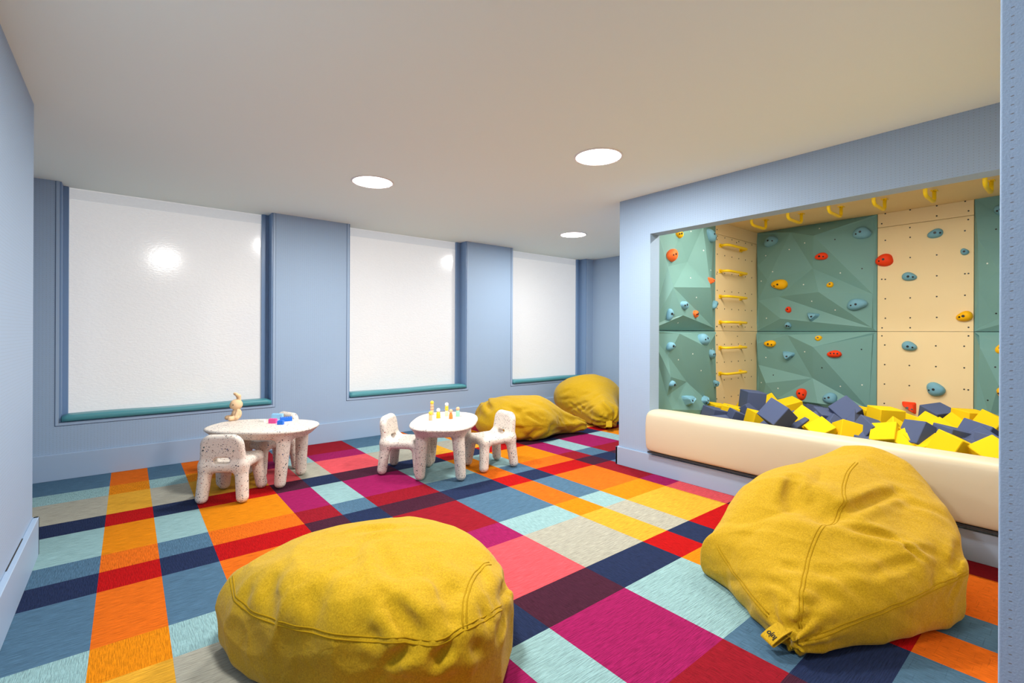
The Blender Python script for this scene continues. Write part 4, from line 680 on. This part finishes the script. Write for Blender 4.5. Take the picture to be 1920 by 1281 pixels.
def disc(bm, p, n, r, h, seg=8):
    u = n.orthogonal().normalized(); v = n.cross(u)
    a = [bm.verts.new(p - n * .002 + (u * math.cos(k * 2 * math.pi / seg) + v * math.sin(k * 2 * math.pi / seg)) * r) for k in range(seg)]
    b = [bm.verts.new(p + n * h + (u * math.cos(k * 2 * math.pi / seg) + v * math.sin(k * 2 * math.pi / seg)) * r * .9) for k in range(seg)]
    bm.faces.new(b)
    for k in range(seg): bm.faces.new((a[k], a[(k + 1) % seg], b[(k + 1) % seg], b[k]))
ZM, ZT, ZS = 1.270, 2.485, 2.342
gp = 'climbing wall panels'
panel('climbing_board', 'su', 's', 3.79, 5.005, ZM + .003, ZT, F_SU, M['green'], 'faceted green panel, upper one on the alcove side wall beside the yellow rungs', DOTS_SU_W, [], group=gp, edges=E_SU)
panel('climbing_board', 'sl', 's', 3.79, 5.005, .15, ZM - .003, F_SL, M['green'], 'faceted green panel, lower one on the alcove side wall beside the yellow rungs', DOTS_SL_W, [], group=gp, edges=E_SL)
sd = [(5.06 + .165 * i, .52 + .2 * j) for i in range(6) for j in range(10)]
sd_e = [(5.05, z) for z in (.8, 1.22, 1.32, 1.9, 2.28, 2.39)] + [(5.5, 2.30), (5.53, 1.33), (5.53, 1.21)]
panel('climbing_board', 'cs', 's', 5.009, XB, ZM + .0015, ZS - .0015, None, M['cream'], 'flat cream board behind the four upper yellow rungs', [], sd + sd_e, .012, gp)
panel('climbing_board', 'csl', 's', 5.009, XB, .15, ZM - .0015, None, M['cream'], 'flat cream board behind the two lowest yellow rungs', [], sd + sd_e, .012, gp)
panel('climbing_board', 'cst', 's', 5.009, XB, ZS + .0015, ZT, None, M['cream'], 'narrow cream board strip above the yellow rungs, under the alcove ceiling', [], sd + sd_e, .012, gp)
panel('climbing_board', 'bu', 'k', 1.452, YA - .003, ZM + .003, ZT, F_BU, M['green'], 'faceted green panel, upper one on the alcove back wall right of the cream corner', DOTS_BU_W, DOTS_BU_D, group=gp, edges=E_BU)
panel('climbing_board', 'bl', 'k', 1.452, YA - .003, .15, ZM - .003, F_BL, M['green'], 'faceted green panel, lower one on the alcove back wall above the foam blocks', DOTS_BL_W, DOTS_BL_D, group=gp, edges=E_BL)
panel('climbing_board', 'bc', 'k', .727, 1.448, ZM + .0015, ZS - .0015, None, M['cream'], 'flat cream back wall board with one yellow and three blue holds', [], DOTS_BC, .02, gp)
panel('climbing_board', 'bcl', 'k', .727, 1.448, .15, ZM - .0015, None, M['cream'], 'flat cream back wall board with a red wedge hold near the foam blocks', [], DOTS_BC, .02, gp)
panel('climbing_board', 'bct', 'k', .727, 1.448, ZS + .0015, ZT, None, M['cream'], 'narrow cream strip topping the back wall boards, with bolt holes', [], DOTS_BC, .02, gp)
panel('climbing_board', 'ru', 'k', -.69, .723, ZM + .003, ZT, F_RU, M['green'], 'upper faceted green panel cut off by the near dotted wall', DOTS_RU_W, DOTS_RU_D, group=gp)
panel('climbing_board', 'rl', 'k', -.69, .723, .15, ZM - .003, F_RL, M['green'], 'lower faceted green panel cut off by the near dotted wall', [], DOTS_RL_D, group=gp)

# ------------------------------------------------------------------ climbing holds
CN = {'b': 'blue', 'o': 'orange', 'r': 'red', 'y': 'yellow'}
def pkey(pl, u, v):
    if pl == 's': return 'su' if v > ZM else 'sl'
    if u > 1.45: return 'bu' if v > ZM else 'bl'
    if u > .727: return 'bc' if v > ZM else 'bcl'
    return 'ru' if v > ZM else 'rl'
def make_hold(i, pl, u, v, wd, ht, col, typ, rot, label):
    p, nrm = on_panel(pkey(pl, u, v), pl, u, v)
    face = Vector((0, -1, 0)) if pl == 's' else Vector((-1, 0, 0))
    n = (nrm * .6 + face * .4).normalized()
    up = (Vector((0, 0, 1)) - n * n.z).normalized(); rt = up.cross(n)
    if rot:
        a = R(rot); rt, up = rt * math.cos(a) + up * math.sin(a), up * math.cos(a) - rt * math.sin(a)
    t = empty('climbing_hold', p); tag(t, label, 'climbing hold', 'climbing holds bolted to the alcove panels')
    rs = random.Random(i * 31 + 5); ph = [rs.uniform(0, 6.28) for _ in range(4)]
    bm = bmesh.new(); a, b = wd / 2, ht / 2; dep = min(.085, .42 * min(wd, ht) + .012)
    if typ == 'w':
        # angular wedge: flat sloping faces
        base = [(-1, 1), (-.1, 1.0), (1, .75), (.95, .2), (-.15, -1), (-.55, -.75), (-.95, .5)]
        top = [(-.75, .80), (.0, .8), (.72, .58), (.62, .2), (-.12, -.55), (-.38, -.45), (-.65, .4)]
        if col == 'r': base = [(-1, 1), (.9, 1), (1, .9), (1, -.9), (.85, -1), (-.9, .2), (-1, .5)]; top = [(-.75, .78), (.6, .78), (.75, .7), (.75, -.55), (.65, -.62), (-.66, .3), (-.75, .5)]
        A = [bm.verts.new(rt * (x * a) + up * (y * b) - n * .006) for x, y in base]
        B = [bm.verts.new(rt * (x * a * .92) + up * (y * b * .92) + n * (dep * (1.0 - .35 * (y > .5)))) for x, y in top]
        bm.faces.new(B)
        for k in range(len(A)): bm.faces.new((A[k], A[(k + 1) % len(A)], B[(k + 1) % len(A)], B[k]))
        bmesh.ops.bevel(bm, geom=bm.edges[:], offset=.004, segments=2, affect='EDGES')
    else:
        rings = []; NR, NS = 7, 22
        for j in range(NR):
            s = j / (NR - 1); th = s * math.pi / 2
            rr, hh = math.cos(th) ** .75, math.sin(th) ** .9
            if j == NR - 1: rr = .02
            ring = []
            for k in range(NS):
                q = 2 * math.pi * k / NS
                wob = 1 + .09 * math.sin(2 * q + ph[0]) + .06 * math.sin(3 * q + ph[1])
                if typ == 'o': wob *= 1 + .10 * math.cos(q + ph[2])
                ox = .16 * a * s * math.cos(ph[3]); oy = .12 * b * s
                ring.append(bm.verts.new(rt * (a * rr * wob * math.cos(q) + ox) + up * (b * rr * wob * math.sin(q) + oy) + n * (dep * hh - .006 * (j == 0))))
            rings.append(ring)
        for j in range(NR - 1):
            for k in range(NS): bm.faces.new((rings[j][k], rings[j][(k + 1) % NS], rings[j + 1][(k + 1) % NS], rings[j + 1][k]))
        bm.faces.new(rings[-1])
    bmesh.ops.recalc_face_normals(bm, faces=bm.faces)
    tree = BVHTree.FromBMesh(bm)
    from_bm('body', bm, M['h_' + col], t, typ != 'w')
    small = max(wd, ht) < .075
    spots = [(0.0, .02, .0105)] if small else [(-.08, .05, .0125), (.55 if i % 2 else -.55, -.12, .009)]
    if (pl, col, typ) == ('k', 'r', 'o') and abs(v - 1.05) < .1: spots = [(-.5, .1, .009), (0, .1, .009), (.5, .1, .009)]
    for (sx, sy, r_) in spots:
        q, qn, _, _ = tree.ray_cast(rt * (sx * a) + up * (sy * b) + n * .5, -n)
        if q is None: continue
        b2 = bmesh.new(); disc(b2, q, qn if qn.dot(n) > 0 else -qn, r_, .0015, 10)
        from_bm('bolt', b2, M['bolt'], t)
for i, (h, lab) in enumerate(zip(HOLDS, HOLD_LABELS)):
    make_hold(i, *h, lab)

# ------------------------------------------------------------------ yellow rungs and ceiling handles
def d_handle(name, a, b, out, label, cat, group, sag=0):
    """bar bolted at a and b standing off along out"""
    t = empty(name, a); tag(t, label, cat, group)
    a, b, out = Vector((0, 0, 0)), Vector(b) - Vector(a), Vector(out); d = b.normalized()
    pts = []
    L = b.length; o = out
    key = [a, a + o * .75, a + o * .93 + d * .02, a + o + d * .06]
    key += [a + o + d * (L * s_) for s_ in (.35, .5, .65)]
    key += [b + o - d * .06, b + o * .93 - d * .02, b + o * .75, b]
    from_bm('bar', tube_bm(key, .0145, 10), M['yellow_metal'], t, True)
    for e in (a, b):
        n = o.normalized(); s1 = d * .034; s2 = n.cross(d) * .022
        bm = bmesh.new()
        lo = [e + s1 * sx + s2 * sy for sx, sy in ((-1, -1), (1, -1), (1, 1), (-1, 1))]
        A = [bm.verts.new(p) for p in lo]; B = [bm.verts.new(p + n * .007) for p in lo]
        bm.faces.new(B); bm.faces.new(A[::-1])
        for k in range(4): bm.faces.new((A[k], A[(k + 1) % 4], B[(k + 1) % 4], B[k]))
        bmesh.ops.bevel(bm, geom=bm.edges[:], offset=.002, segments=1, affect='EDGES')
        fl_ = from_bm('flange', bm, M['yellow_metal'], t)
        for sx in (-.68, .68):
            b2 = bmesh.new(); disc(b2, e + s1 * sx + n * .007, n, .005, .0015, 8); from_bm('screw', b2, M['bolt'], fl_)
    return t
rz = [2.222, 1.937, 1.654, 1.368, 1.084, .796]
ordn = ['topmost', 'second', 'third', 'fourth', 'fifth', 'lowest']
for k, z in enumerate(rz):
    d_handle('ladder_rung', (5.125, YA - .012, z), (5.60, YA - .012, z), (0, -.085, 0), 'yellow ladder rung, %s of the six on the cream side board' % (ordn[k] if k in (0, 5) else ordn[k] + ' from the top'), 'rung', 'yellow ladder rungs')
hy = [2.29, 1.938, 1.587, 1.244, .899, .551]
hl = ['yellow ceiling handle nearest the cream corner boards', 'second yellow ceiling handle from the cream corner boards', 'third yellow ceiling handle from the cream corner boards', 'fourth yellow ceiling handle, over the edge between green and cream panels', 'fifth yellow ceiling handle, over the flat cream back boards', 'yellow ceiling handle closest to the near dotted wall']
for k, y in enumerate(hy):
    d_handle('monkey_bar', (5.06, y, 2.486), (5.40, y, 2.486), (0, 0, -.105), hl[k], 'handle', 'yellow ceiling handles')

# ------------------------------------------------------------------ foam blocks
def foam_mesh(name, s, mat):
    bm = box_bm((-s / 2,) * 3, (s / 2,) * 3, bevel=.004, seg=1)
    me = bpy.data.meshes.new(name); bm.to_mesh(me); bm.free(); me.materials.append(mat); return me
FM = {}
for k, (x, y, z, s, col, yaw, pit, rol, lab) in enumerate(BLOCKS):
    key = (s, col)
    if key not in FM: FM[key] = foam_mesh('foam_block', s, M['foam_' + col])
    o = bpy.data.objects.new('foam_block', FM[key]); C.objects.link(o)
    o.location = (x, y, z); o.rotation_euler = (R(rol), R(pit), R(yaw))
    tag(o, lab, 'foam block', 'foam blocks in the pit')

# ------------------------------------------------------------------ speckled children's chairs and tables
def chair_sdf(P):
    seat = s_rbox(P, (.0, 0, .262), (.178, .158, .036), .034)
    Q = P.copy(); k = .13
    Q[:, 0] = P[:, 0] + (P[:, 2] - .30) * k
    q = np.stack([np.abs(Q[:, 1]) - (.155 - .075) - .03 * np.clip((.34 - P[:, 2]) / .15, -1, 1) * .4, np.abs(P[:, 2] - .365) - (.135 - .075)], 1)
    d2 = np.linalg.norm(np.maximum(q, 0), axis=1) + np.minimum(q.max(1), 0) - .075
    wv = np.stack([d2 + .03, np.abs(Q[:, 0] + .150) - .032 + .03], 1)
    back = np.linalg.norm(np.maximum(wv, 0), axis=1) + np.minimum(wv.max(1), 0) - .03
    d = smin(seat, back, .05)
    for sy in (-1, 1):
        d = smin(d, s_cone(P, (-.168, .140 * sy, .042), (-.143, .122 * sy, .26), .0415, .046), .035)
        d = smin(d, s_cone(P, (.160, .140 * sy, .042), (.135, .112 * sy, .25), .0415, .046), .035)
    Pm = P.copy(); Pm[:, 0] = -.3
    hole = s_cone(Pm, (-.3, -.034, .309), (-.3, .034, .309), .021, .021)
    hole = np.maximum(hole, P[:, 0] + .085)
    return smax(d, -hole, .015)
def chair_label(c):
    L = np.zeros(len(c), int)
    L[(c[:, 2] > .300) & (c[:, 0] < -.095)] = 1
    L[(c[:, 2] > .235) & (c[:, 0] < -.150)] = 1
    leg = c[:, 2] < .215
    L[leg & (c[:, 0] < 0) & (c[:, 1] < 0)] = 2; L[leg & (c[:, 0] < 0) & (c[:, 1] >= 0)] = 3
    L[leg & (c[:, 0] >= 0) & (c[:, 1] < 0)] = 4; L[leg & (c[:, 0] >= 0) & (c[:, 1] >= 0)] = 5
    return L
ch0 = empty('toddler_chair', (.622, 4.135, 0), R(57))
solid_parts(chair_sdf, (-.28, -.24, -.01), (.25, .24, .54), .0085, chair_label, [('seat', None), ('backrest', 'backrest with an oblong hand hole')] + [('leg', None)] * 4, ch0, M['speckle'])
tag(ch0, 'speckled white chair with its back to us, beside the table with the bunny', 'chair', 'speckled toddler chairs')
c2 = dup(ch0, (.985, 4.66, 0), R(200)); c2['label'] = 'speckled white chair tucked behind the bunny table, against the window wall'
c3 = dup(ch0, (1.945, 3.915, 0), R(-46)); c3['label'] = 'speckled white chair between the two tables, at the peg doll table'
c4 = dup(ch0, (2.625, 3.565, 0), R(177)); c4['label'] = 'speckled white chair in front of the yellow bean bag, at the peg doll table'

def table_sdf(P):
    a, b, p = .435, .285, 2.7
    q = ((np.abs(P[:, 0]) / a + 1e-6) ** p + (np.abs(P[:, 1]) / b + 1e-6) ** p) ** (1 / p)
    g = np.sqrt((np.abs(P[:, 0]) / a / a) ** 2 + (np.abs(P[:, 1]) / b / b) ** 2) + 1e-3
    d2 = (q - 1) * np.maximum(q, .3) / np.maximum(g, 1.2)
    taper = np.clip(.448 - P[:, 2], 0, .2) * 1.0
    wv = np.stack([d2 + taper + .016, np.abs(P[:, 2] - .428) - .040 + .016], 1)
    top = np.linalg.norm(np.maximum(wv, 0), axis=1) + np.minimum(wv.max(1), 0) - .016
    d = top
    for sx in (-1, 1):
        for sy in (-1, 1):
            d = smin(d, s_cone(P, (.235 * sx, .172 * sy, .045), (.255 * sx, .150 * sy, .40), .043, .054), .055)
    return d
def table_label(c):
    L = np.zeros(len(c), int); leg = c[:, 2] < .365
    L[leg & (c[:, 0] < 0) & (c[:, 1] < 0)] = 1; L[leg & (c[:, 0] < 0) & (c[:, 1] >= 0)] = 2
    L[leg & (c[:, 0] >= 0) & (c[:, 1] < 0)] = 3; L[leg & (c[:, 0] >= 0) & (c[:, 1] >= 0)] = 4
    return L
tb0 = empty('toddler_table', (.875, 4.375, 0), R(-41))
solid_parts(table_sdf, (-.47, -.32, -.01), (.47, .32, .50), .010, table_label, [('tabletop', None)] + [('leg', None)] * 4, tb0, M['speckle'])
tag(tb0, 'speckled white table carrying the plush bunny and toy bricks', 'table', 'speckled toddler tables')
tb1 = dup(tb0, (2.19, 3.655, 0), R(50)); tb1['label'] = 'speckled white table carrying the wooden peg dolls'
TZ = .468

# ------------------------------------------------------------------ plush bunny
bn = empty('plush_bunny', (BUN[0], BUN[1], TZ - .001), R(BUN[2]))
def bunny_sdf(P):
    d = s_ell(P, (0, 0, .048), (.036, .034, .046))
    d = smin(d, s_ell(P, (.004, 0, .122), (.046, .045, .043)), .008)
    d = smin(d, s_ell(P, (.036, 0, .112), (.014, .018, .014)), .012)          # muzzle
    for s in (-1, 1):
        d = smin(d, s_cone(P, (.01, .024 * s, .022), (.058, .034 * s, .020), .020, .018), .008)   # legs
        d = smin(d, s_cone(P, (.0, .030 * s, .074), (.022, .042 * s, .026), .014, .012), .006)     # arms
        d = smin(d, s_cone(P, (-.016, .010 * s, .156), (-.012, .012 * s, .190), .012, .013), .006)
        d = smin(d, s_cone(P, (-.012, .012 * s, .190), (.010, .014 * s, .208), .0125, .011), .008)
    return d
def bunny_label(c):
    L = np.zeros(len(c), int)
    L[c[:, 2] > .088] = 1
    L[c[:, 2] > .157] = 2
    low = (c[:, 2] < .044) & (c[:, 0] > .028)
    L[low & (c[:, 1] > 0)] = 3; L[low & (c[:, 1] <= 0)] = 4
    return L
solid_parts(bunny_sdf, (-.06, -.08, -.005), (.09, .08, .235), .0032, bunny_label, [('body', None), ('head', None), ('ears', 'pair of ears folded forward at the tips'), ('foot', None), ('foot', None)], bn, M['bunny'])
for s in (-1, 1):
    bm = bmesh.new(); bmesh.ops.create_uvsphere(bm, u_segments=10, v_segments=6, radius=.0045)
    bmesh.ops.translate(bm, verts=bm.verts, vec=(.0365, .030 * s, .126)); from_bm('eye', bm, M['black'], bn, True)
bn.scale = (1.1, 1.1, 1.1)
tag(bn, 'small beige plush bunny sitting on the speckled table', 'toy')

# ------------------------------------------------------------------ toy bricks
def toy_brick(x, y, z, rz, nx, ny, h, col, label, name='toy_brick'):
    p = .0158; t = empty(name, (x, y, z), R(rz)); tag(t, label, 'toy', 'toy bricks on the bunny table')
    from_bm('block', box_bm((-nx * p / 2, -ny * p / 2, 0), (nx * p / 2, ny * p / 2, h), bevel=.001, seg=1), M[col], t)
    for i in range(nx):
        for j in range(ny):
            from_bm('stud', lathe_bm([(.0052, h - .001), (.0052, h + .0042), (.0044, h + .005)], 10, center=((i - (nx - 1) / 2) * p, (j - (ny - 1) / 2) * p, 0)), M[col], t)
for a in BRICKS: toy_brick(*a)

# ------------------------------------------------------------------ peg dolls
def peg(x, y, z, body, head, hb, label, shape=0):
    t = empty('peg_doll', (x, y, z)); tag(t, label, 'toy', 'wooden peg dolls on the speckled table')
    if shape == 0: prof = [(.0165, 0), (.0175, .004), (.0172, .02), (.013, hb - .006), (.008, hb)]
    elif shape == 1: prof = [(.0185, 0), (.0190, .004), (.0185, .026), (.016, hb - .004), (.011, hb)]
    else: prof = [(.0150, 0), (.0155, .003), (.0155, hb - .003), (.013, hb)]
    from_bm('body', lathe_bm(prof, 16), M[body], t, True)
    rr = .0175
    hp = [(.009, hb - .001)] + [(rr * math.sin(math.pi * k / 8), hb + rr * .82 - rr * 1.02 * math.cos(math.pi * k / 8)) for k in range(2, 8)] + [(.001, hb + rr * 1.84)]
    from_bm('head', lathe_bm(hp, 16), M[head], t, True)
for a in PEGS: peg(*a)

# ------------------------------------------------------------------ bean bags
FLAT = .012
def bag(name, f, lo, hi, h, label, tagspec=None, seams=()):
    V, F = surface_net(f, lo, hi, h)
    for _ in range(2):
        V = V - grad(f, V, .004) * np.clip(f(V), -h, h)[:, None] * .9
    V[:, 2] = np.maximum(V[:, 2], .002)
    c = V.mean(0); org = Vector((float(c[0]), float(c[1]), 0.0))
    t = empty(name, org); tag(t, label, 'bean bag', 'yellow felt bean bags')
    N = grad(f, V, .006)
    me = mesh_np('cover', V - np.array(org), F, None)
    o = link_mesh('cover', me, M['yellow_felt'], t)
    for sm in seams:
        P = np.array(sm, float)
        # resample, drop onto the cover
        seg = np.linalg.norm(np.diff(P, axis=0), axis=1); tt = np.concatenate([[0], np.cumsum(seg)])
        n = max(4, int(tt[-1] / .02)); q = np.linspace(0, tt[-1], n)
        P = np.stack([np.interp(q, tt, P[:, i]) for i in range(3)], 1)
        for _ in range(3):
            P[1:-1] = P[1:-1] * .5 + (P[:-2] + P[2:]) * .25
        for _ in range(6):
            P = P - grad(f, P, .004) * np.clip(f(P), -.05, .05)[:, None] * .8
        Nn = grad(f, P, .006); Tn = np.gradient(P, axis=0); Tn /= np.linalg.norm(Tn, axis=1, keepdims=True) + 1e-9
        B = np.cross(Nn, Tn)
        bm = bmesh.new()
        for sgn in (-1, 1):
            tube_bm([Vector(v) - org for v in (P + B * .0065 * sgn - Nn * .0008)], .0030, 6, bm)
        from_bm('seam', bm, M['seam'], t, True)
    return t
def folds(P, d, L, gain=1.0, cap=.030):
    """soft valleys (amp > 0, with rolled lips) and ridges (amp < 0) along segments of the cover"""
    near = np.abs(d) < .09; Q = P[near]; D = np.zeros(len(Q))
    for a, b, amp, wid in L:
        a, b = np.array(a, float), np.array(b, float); v = b - a
        t = np.clip(((Q - a) @ v) / (v @ v), 0, 1)
        r = np.linalg.norm(Q - a - t[:, None] * v, axis=1)
        e = np.sin(np.pi * np.clip(t, .04, .96)) ** .6
        if amp < 0: D += amp * np.exp(-(r / wid) ** 2) * e
        else:
            w = wid * .75
            D += 1.15 * amp * (np.exp(-(r / w) ** 2) - .5 * np.exp(-((r - 2.0 * w) / w) ** 2)) * e
    d = d.copy(); d[near] += cap * np.tanh(D * gain / cap)
    return d
def pleats(P, d, c, axis, n, amp, reach, ph=0.0):
    """gathered pleats radiating from c around axis"""
    axis = np.array(axis, float); axis /= np.linalg.norm(axis)
    u = np.cross(axis, [0, 0, 1.0]) if abs(axis[2]) < .9 else np.array([1.0, 0, 0]); u /= np.linalg.norm(u); v = np.cross(axis, u)
    Q = P - np.array(c); th = np.arctan2(Q @ v, Q @ u); r = np.linalg.norm(Q, axis=1)
    return d + amp * np.sin(n * th + ph + 2.5 * noise(P * 6)) * np.exp(-(r / reach) ** 2) * np.clip(r / .05, 0, 1)
def crumple(P, d, amp, s=5.0, off=0.0):
    n1 = 1 - np.abs(noise(P * np.array([s, s, s * .8]) + off))
    n2 = 1 - np.abs(noise(P * s * 2.1 + off + 7))
    return d - amp * (n1 ** 3 - .3) - amp * .4 * (n2 ** 3 - .3)
def floor_cut(P, d, k=.07): return smax(d, -(P[:, 2] - .004), k)

def s_poly(P, pts):
    """signed distance to a polygon in plan"""
    pts = np.array(pts, float); n = len(pts); x = P[:, :2]
    d = np.full(len(P), 1e9); sgn = np.ones(len(P))
    for i in range(n):
        a, b = pts[i], pts[i - 1]; e = b - a; w_ = x - a
        t = np.clip((w_ @ e) / (e @ e), 0, 1); q = w_ - t[:, None] * e
        d = np.minimum(d, (q * q).sum(1))
        c1, c2 = x[:, 1] >= a[1], x[:, 1] < b[1]; c3 = e[0] * w_[:, 1] > e[1] * w_[:, 0]
        sgn = np.where((c1 & c2 & c3) | (~c1 & ~c2 & ~c3), -sgn, sgn)
    return sgn * np.sqrt(d)
def s_pouf(P, pts, top, r, bottom=-.05):
    """cushion over a plan outline whose upper face lies at height top"""
    d2 = s_poly(P, pts); zc, hz = (top + bottom) / 2, (top - bottom) / 2
    u, v = d2 + r, np.abs(P[:, 2] - zc) - hz + r
    return np.sqrt(np.maximum(u, 0) ** 2 + np.maximum(v, 0) ** 2) + np.minimum(np.maximum(u, v), 0) - r
def dome(P, c, rx, ry, h):
    q = 1 - ((P[:, 0] - c[0]) / rx) ** 2 - ((P[:, 1] - c[1]) / ry) ** 2
    return h * np.clip(q, 0, 1)
PLAN_FRONT = [(.27, 2.14), (.30, 2.20), (.48, 2.29), (.92, 2.29), (1.17, 2.18), (1.28, 1.90), (1.24, 1.62), (1.135, 1.39), (.98, 1.27), (.82, 1.22), (.68, 1.28), (.50, 1.50), (.36, 1.80), (.29, 1.98)]
def bag_front(P):
    top = .325 + dome(P, (.74, 1.75), .52, .55, .09)
    d = s_pouf(P, PLAN_FRONT, top, .125)
    d = floor_cut(P, d, .03)
    d = crumple(P, d, .014, 3.2, 3)
    d = folds(P, d, FOLDS_FRONT, 1.35)
    return d
PLAN_RIGHT = [(2.0, .77), (2.0, .71), (2.22, .60), (2.46, .47), (2.78, .355), (3.1, .42), (3.40, .62), (3.46, 1.02), (3.1, 1.30), (2.62, 1.33), (2.31, 1.29), (2.24, 1.12), (2.10, .93)]
def bag_right(P):
    t = np.clip((P[:, 0] - 2.02) / 1.16, 0, 1.15) ** .85
    ridge = 1.09 - np.clip(np.sqrt((P[:, 1] - .83) ** 2 + .012), 0, .6) * .95
    top = .15 + .40 * t * ridge + dome(P, (2.72, .97), .5, .4, .05) + dome(P, (2.75, 1.14), .36, .22, .07)
    d = s_pouf(P, PLAN_RIGHT, top, .125, -.055)
    d = floor_cut(P, d, .03)
    d = pleats(P, d, (2.04, .75, .06), (-1, -.15, -.1), 9, .008, .20)
    d = crumple(P, d, .012, 3.2, 11)
    d = folds(P, d, FOLDS_RIGHT, 1.35, .036)
    return d
def bag_mid(P):
    d = s_ell(P, (3.68, 4.46, .19), (.50, .46, .27), 2.3, R(-39))
    d = smin(d, s_cone(P, (3.9, 4.34, .19), (4.36, 4.02, .10), .25, .06), .12)
    d = floor_cut(P, d, .05)
    d = pleats(P, d, (4.42, 4.02, .10), (.78, -.62, 0), 8, .014, .34)
    d = pleats(P, d, (3.24, 4.87, .25), (-.78, .62, .2), 6, .012, .30)
    d = crumple(P, d, .010, 3.4, 21)
    d = folds(P, d, FOLDS_MID)
    return d
def bag_far(P):
    d = s_ell(P, (5.33, 4.80, .29), (.50, .46, .30), 2.2, R(-30))
    d = smin(d, s_cone(P, (5.28, 4.70, .20), (4.88, 4.08, .17), .40, .19), .14)
    d = smax(d, P[:, 1] - 5.43, .05)
    d = floor_cut(P, d, .05)
    d = pleats(P, d, (4.79, 3.92, .10), (-.5, -1, -.1), 9, .016, .34)
    d = crumple(P, d, .008, 3.6, 31)
    d = folds(P, d, FOLDS_FAR, 1.3)
    return d
bag('bean_bag', bag_front, (.05, 1.0, -.01), (1.65, 2.6, .55), .0105, 'yellow felt bean bag lying flat in front, largest in view', seams=SEAMS_FRONT)
b4 = bag('bean_bag', bag_right, (1.9, .15, -.01), (3.65, 1.65, .72), .0105, 'yellow felt bean bag leaning on the cream bolster, with a label loop', seams=SEAMS_RIGHT)
bag('bean_bag', bag_mid, (2.9, 3.8, -.01), (4.6, 5.4, .62), .0135, 'crumpled yellow bean bag lying behind the peg doll table', seams=SEAMS_MID)
b3 = bag('bean_bag', bag_far, (4.5, 3.85, -.01), (5.95, 5.46, .72), .015, 'yellow bean bag propped under the far window, next to the alcove corner', seams=SEAMS_FAR)

# loops of webbing sewn into the pinched corners
def webbing(parent, p, q, side, lift, wid, text=None):
    """a folded strip: leaves the bag at p, reaches out to q and returns below"""
    org = Vector(parent.location); p, q, side = Vector(p), Vector(q), Vector(side).normalized()
    d = q - p; n = d.cross(side).normalized()
    if n.z < 0: n = -n
    th = .0035; key = []
    for k in range(9): key.append(p + d * (k / 8) + n * lift * (.6 + .4 * math.sin(math.pi * k / 8)))
    for k in range(1, 6): key.append(q + d.normalized() * lift * math.sin(math.pi * k / 6) + n * lift * .6 * math.cos(math.pi * k / 6))
    for k in range(9): key.append(q - d * (k / 8) - n * lift * .6)
    bm = bmesh.new(); rows = []
    for i, c in enumerate(key):
        t = (key[min(i + 1, len(key) - 1)] - key[max(i - 1, 0)]).normalized(); nn = side.cross(t).normalized()
        rows.append([bm.verts.new(c + side * (wid / 2 * s) + nn * (th / 2 * e)) for s, e in ((-1, -1), (1, -1), (1, 1), (-1, 1))])
    for i in range(len(rows) - 1):
        for k in range(4): bm.faces.new((rows[i][k], rows[i][(k + 1) % 4], rows[i + 1][(k + 1) % 4], rows[i + 1][k]))
    bm.faces.new(rows[0][::-1]); bm.faces.new(rows[-1])
    bm.transform(Matrix.Translation(-org))
    o = from_bm('label_loop', bm, M['yellow_felt'], parent)
    if text:
        cu = bpy.data.curves.new('lettering', 'FONT'); cu.body = text; cu.size = .032; cu.align_x = 'CENTER'; cu.align_y = 'CENTER'; cu.extrude = .0006; cu.offset = .0006
        tmp = bpy.data.objects.new('tmp', cu); C.objects.link(tmp)
        dg = bpy.context.evaluated_depsgraph_get(); me = bpy.data.meshes.new_from_object(tmp.evaluated_get(dg)); bpy.data.objects.remove(tmp)
        lo = link_mesh('lettering', me, M['tag_text'], o)
        ex = side; ey = (d - side * d.dot(side)).normalized(); ez = ex.cross(ey)
        mt = Matrix((ex, ey, ez)).transposed().to_4x4(); mt.translation = p + d * .80 + n * (lift * .83 + th * .8) - org
        lo.matrix_local = mt
    return o
webbing(b4, *LOOP_RIGHT, text='lujo')
webbing(b3, *LOOP_FAR)
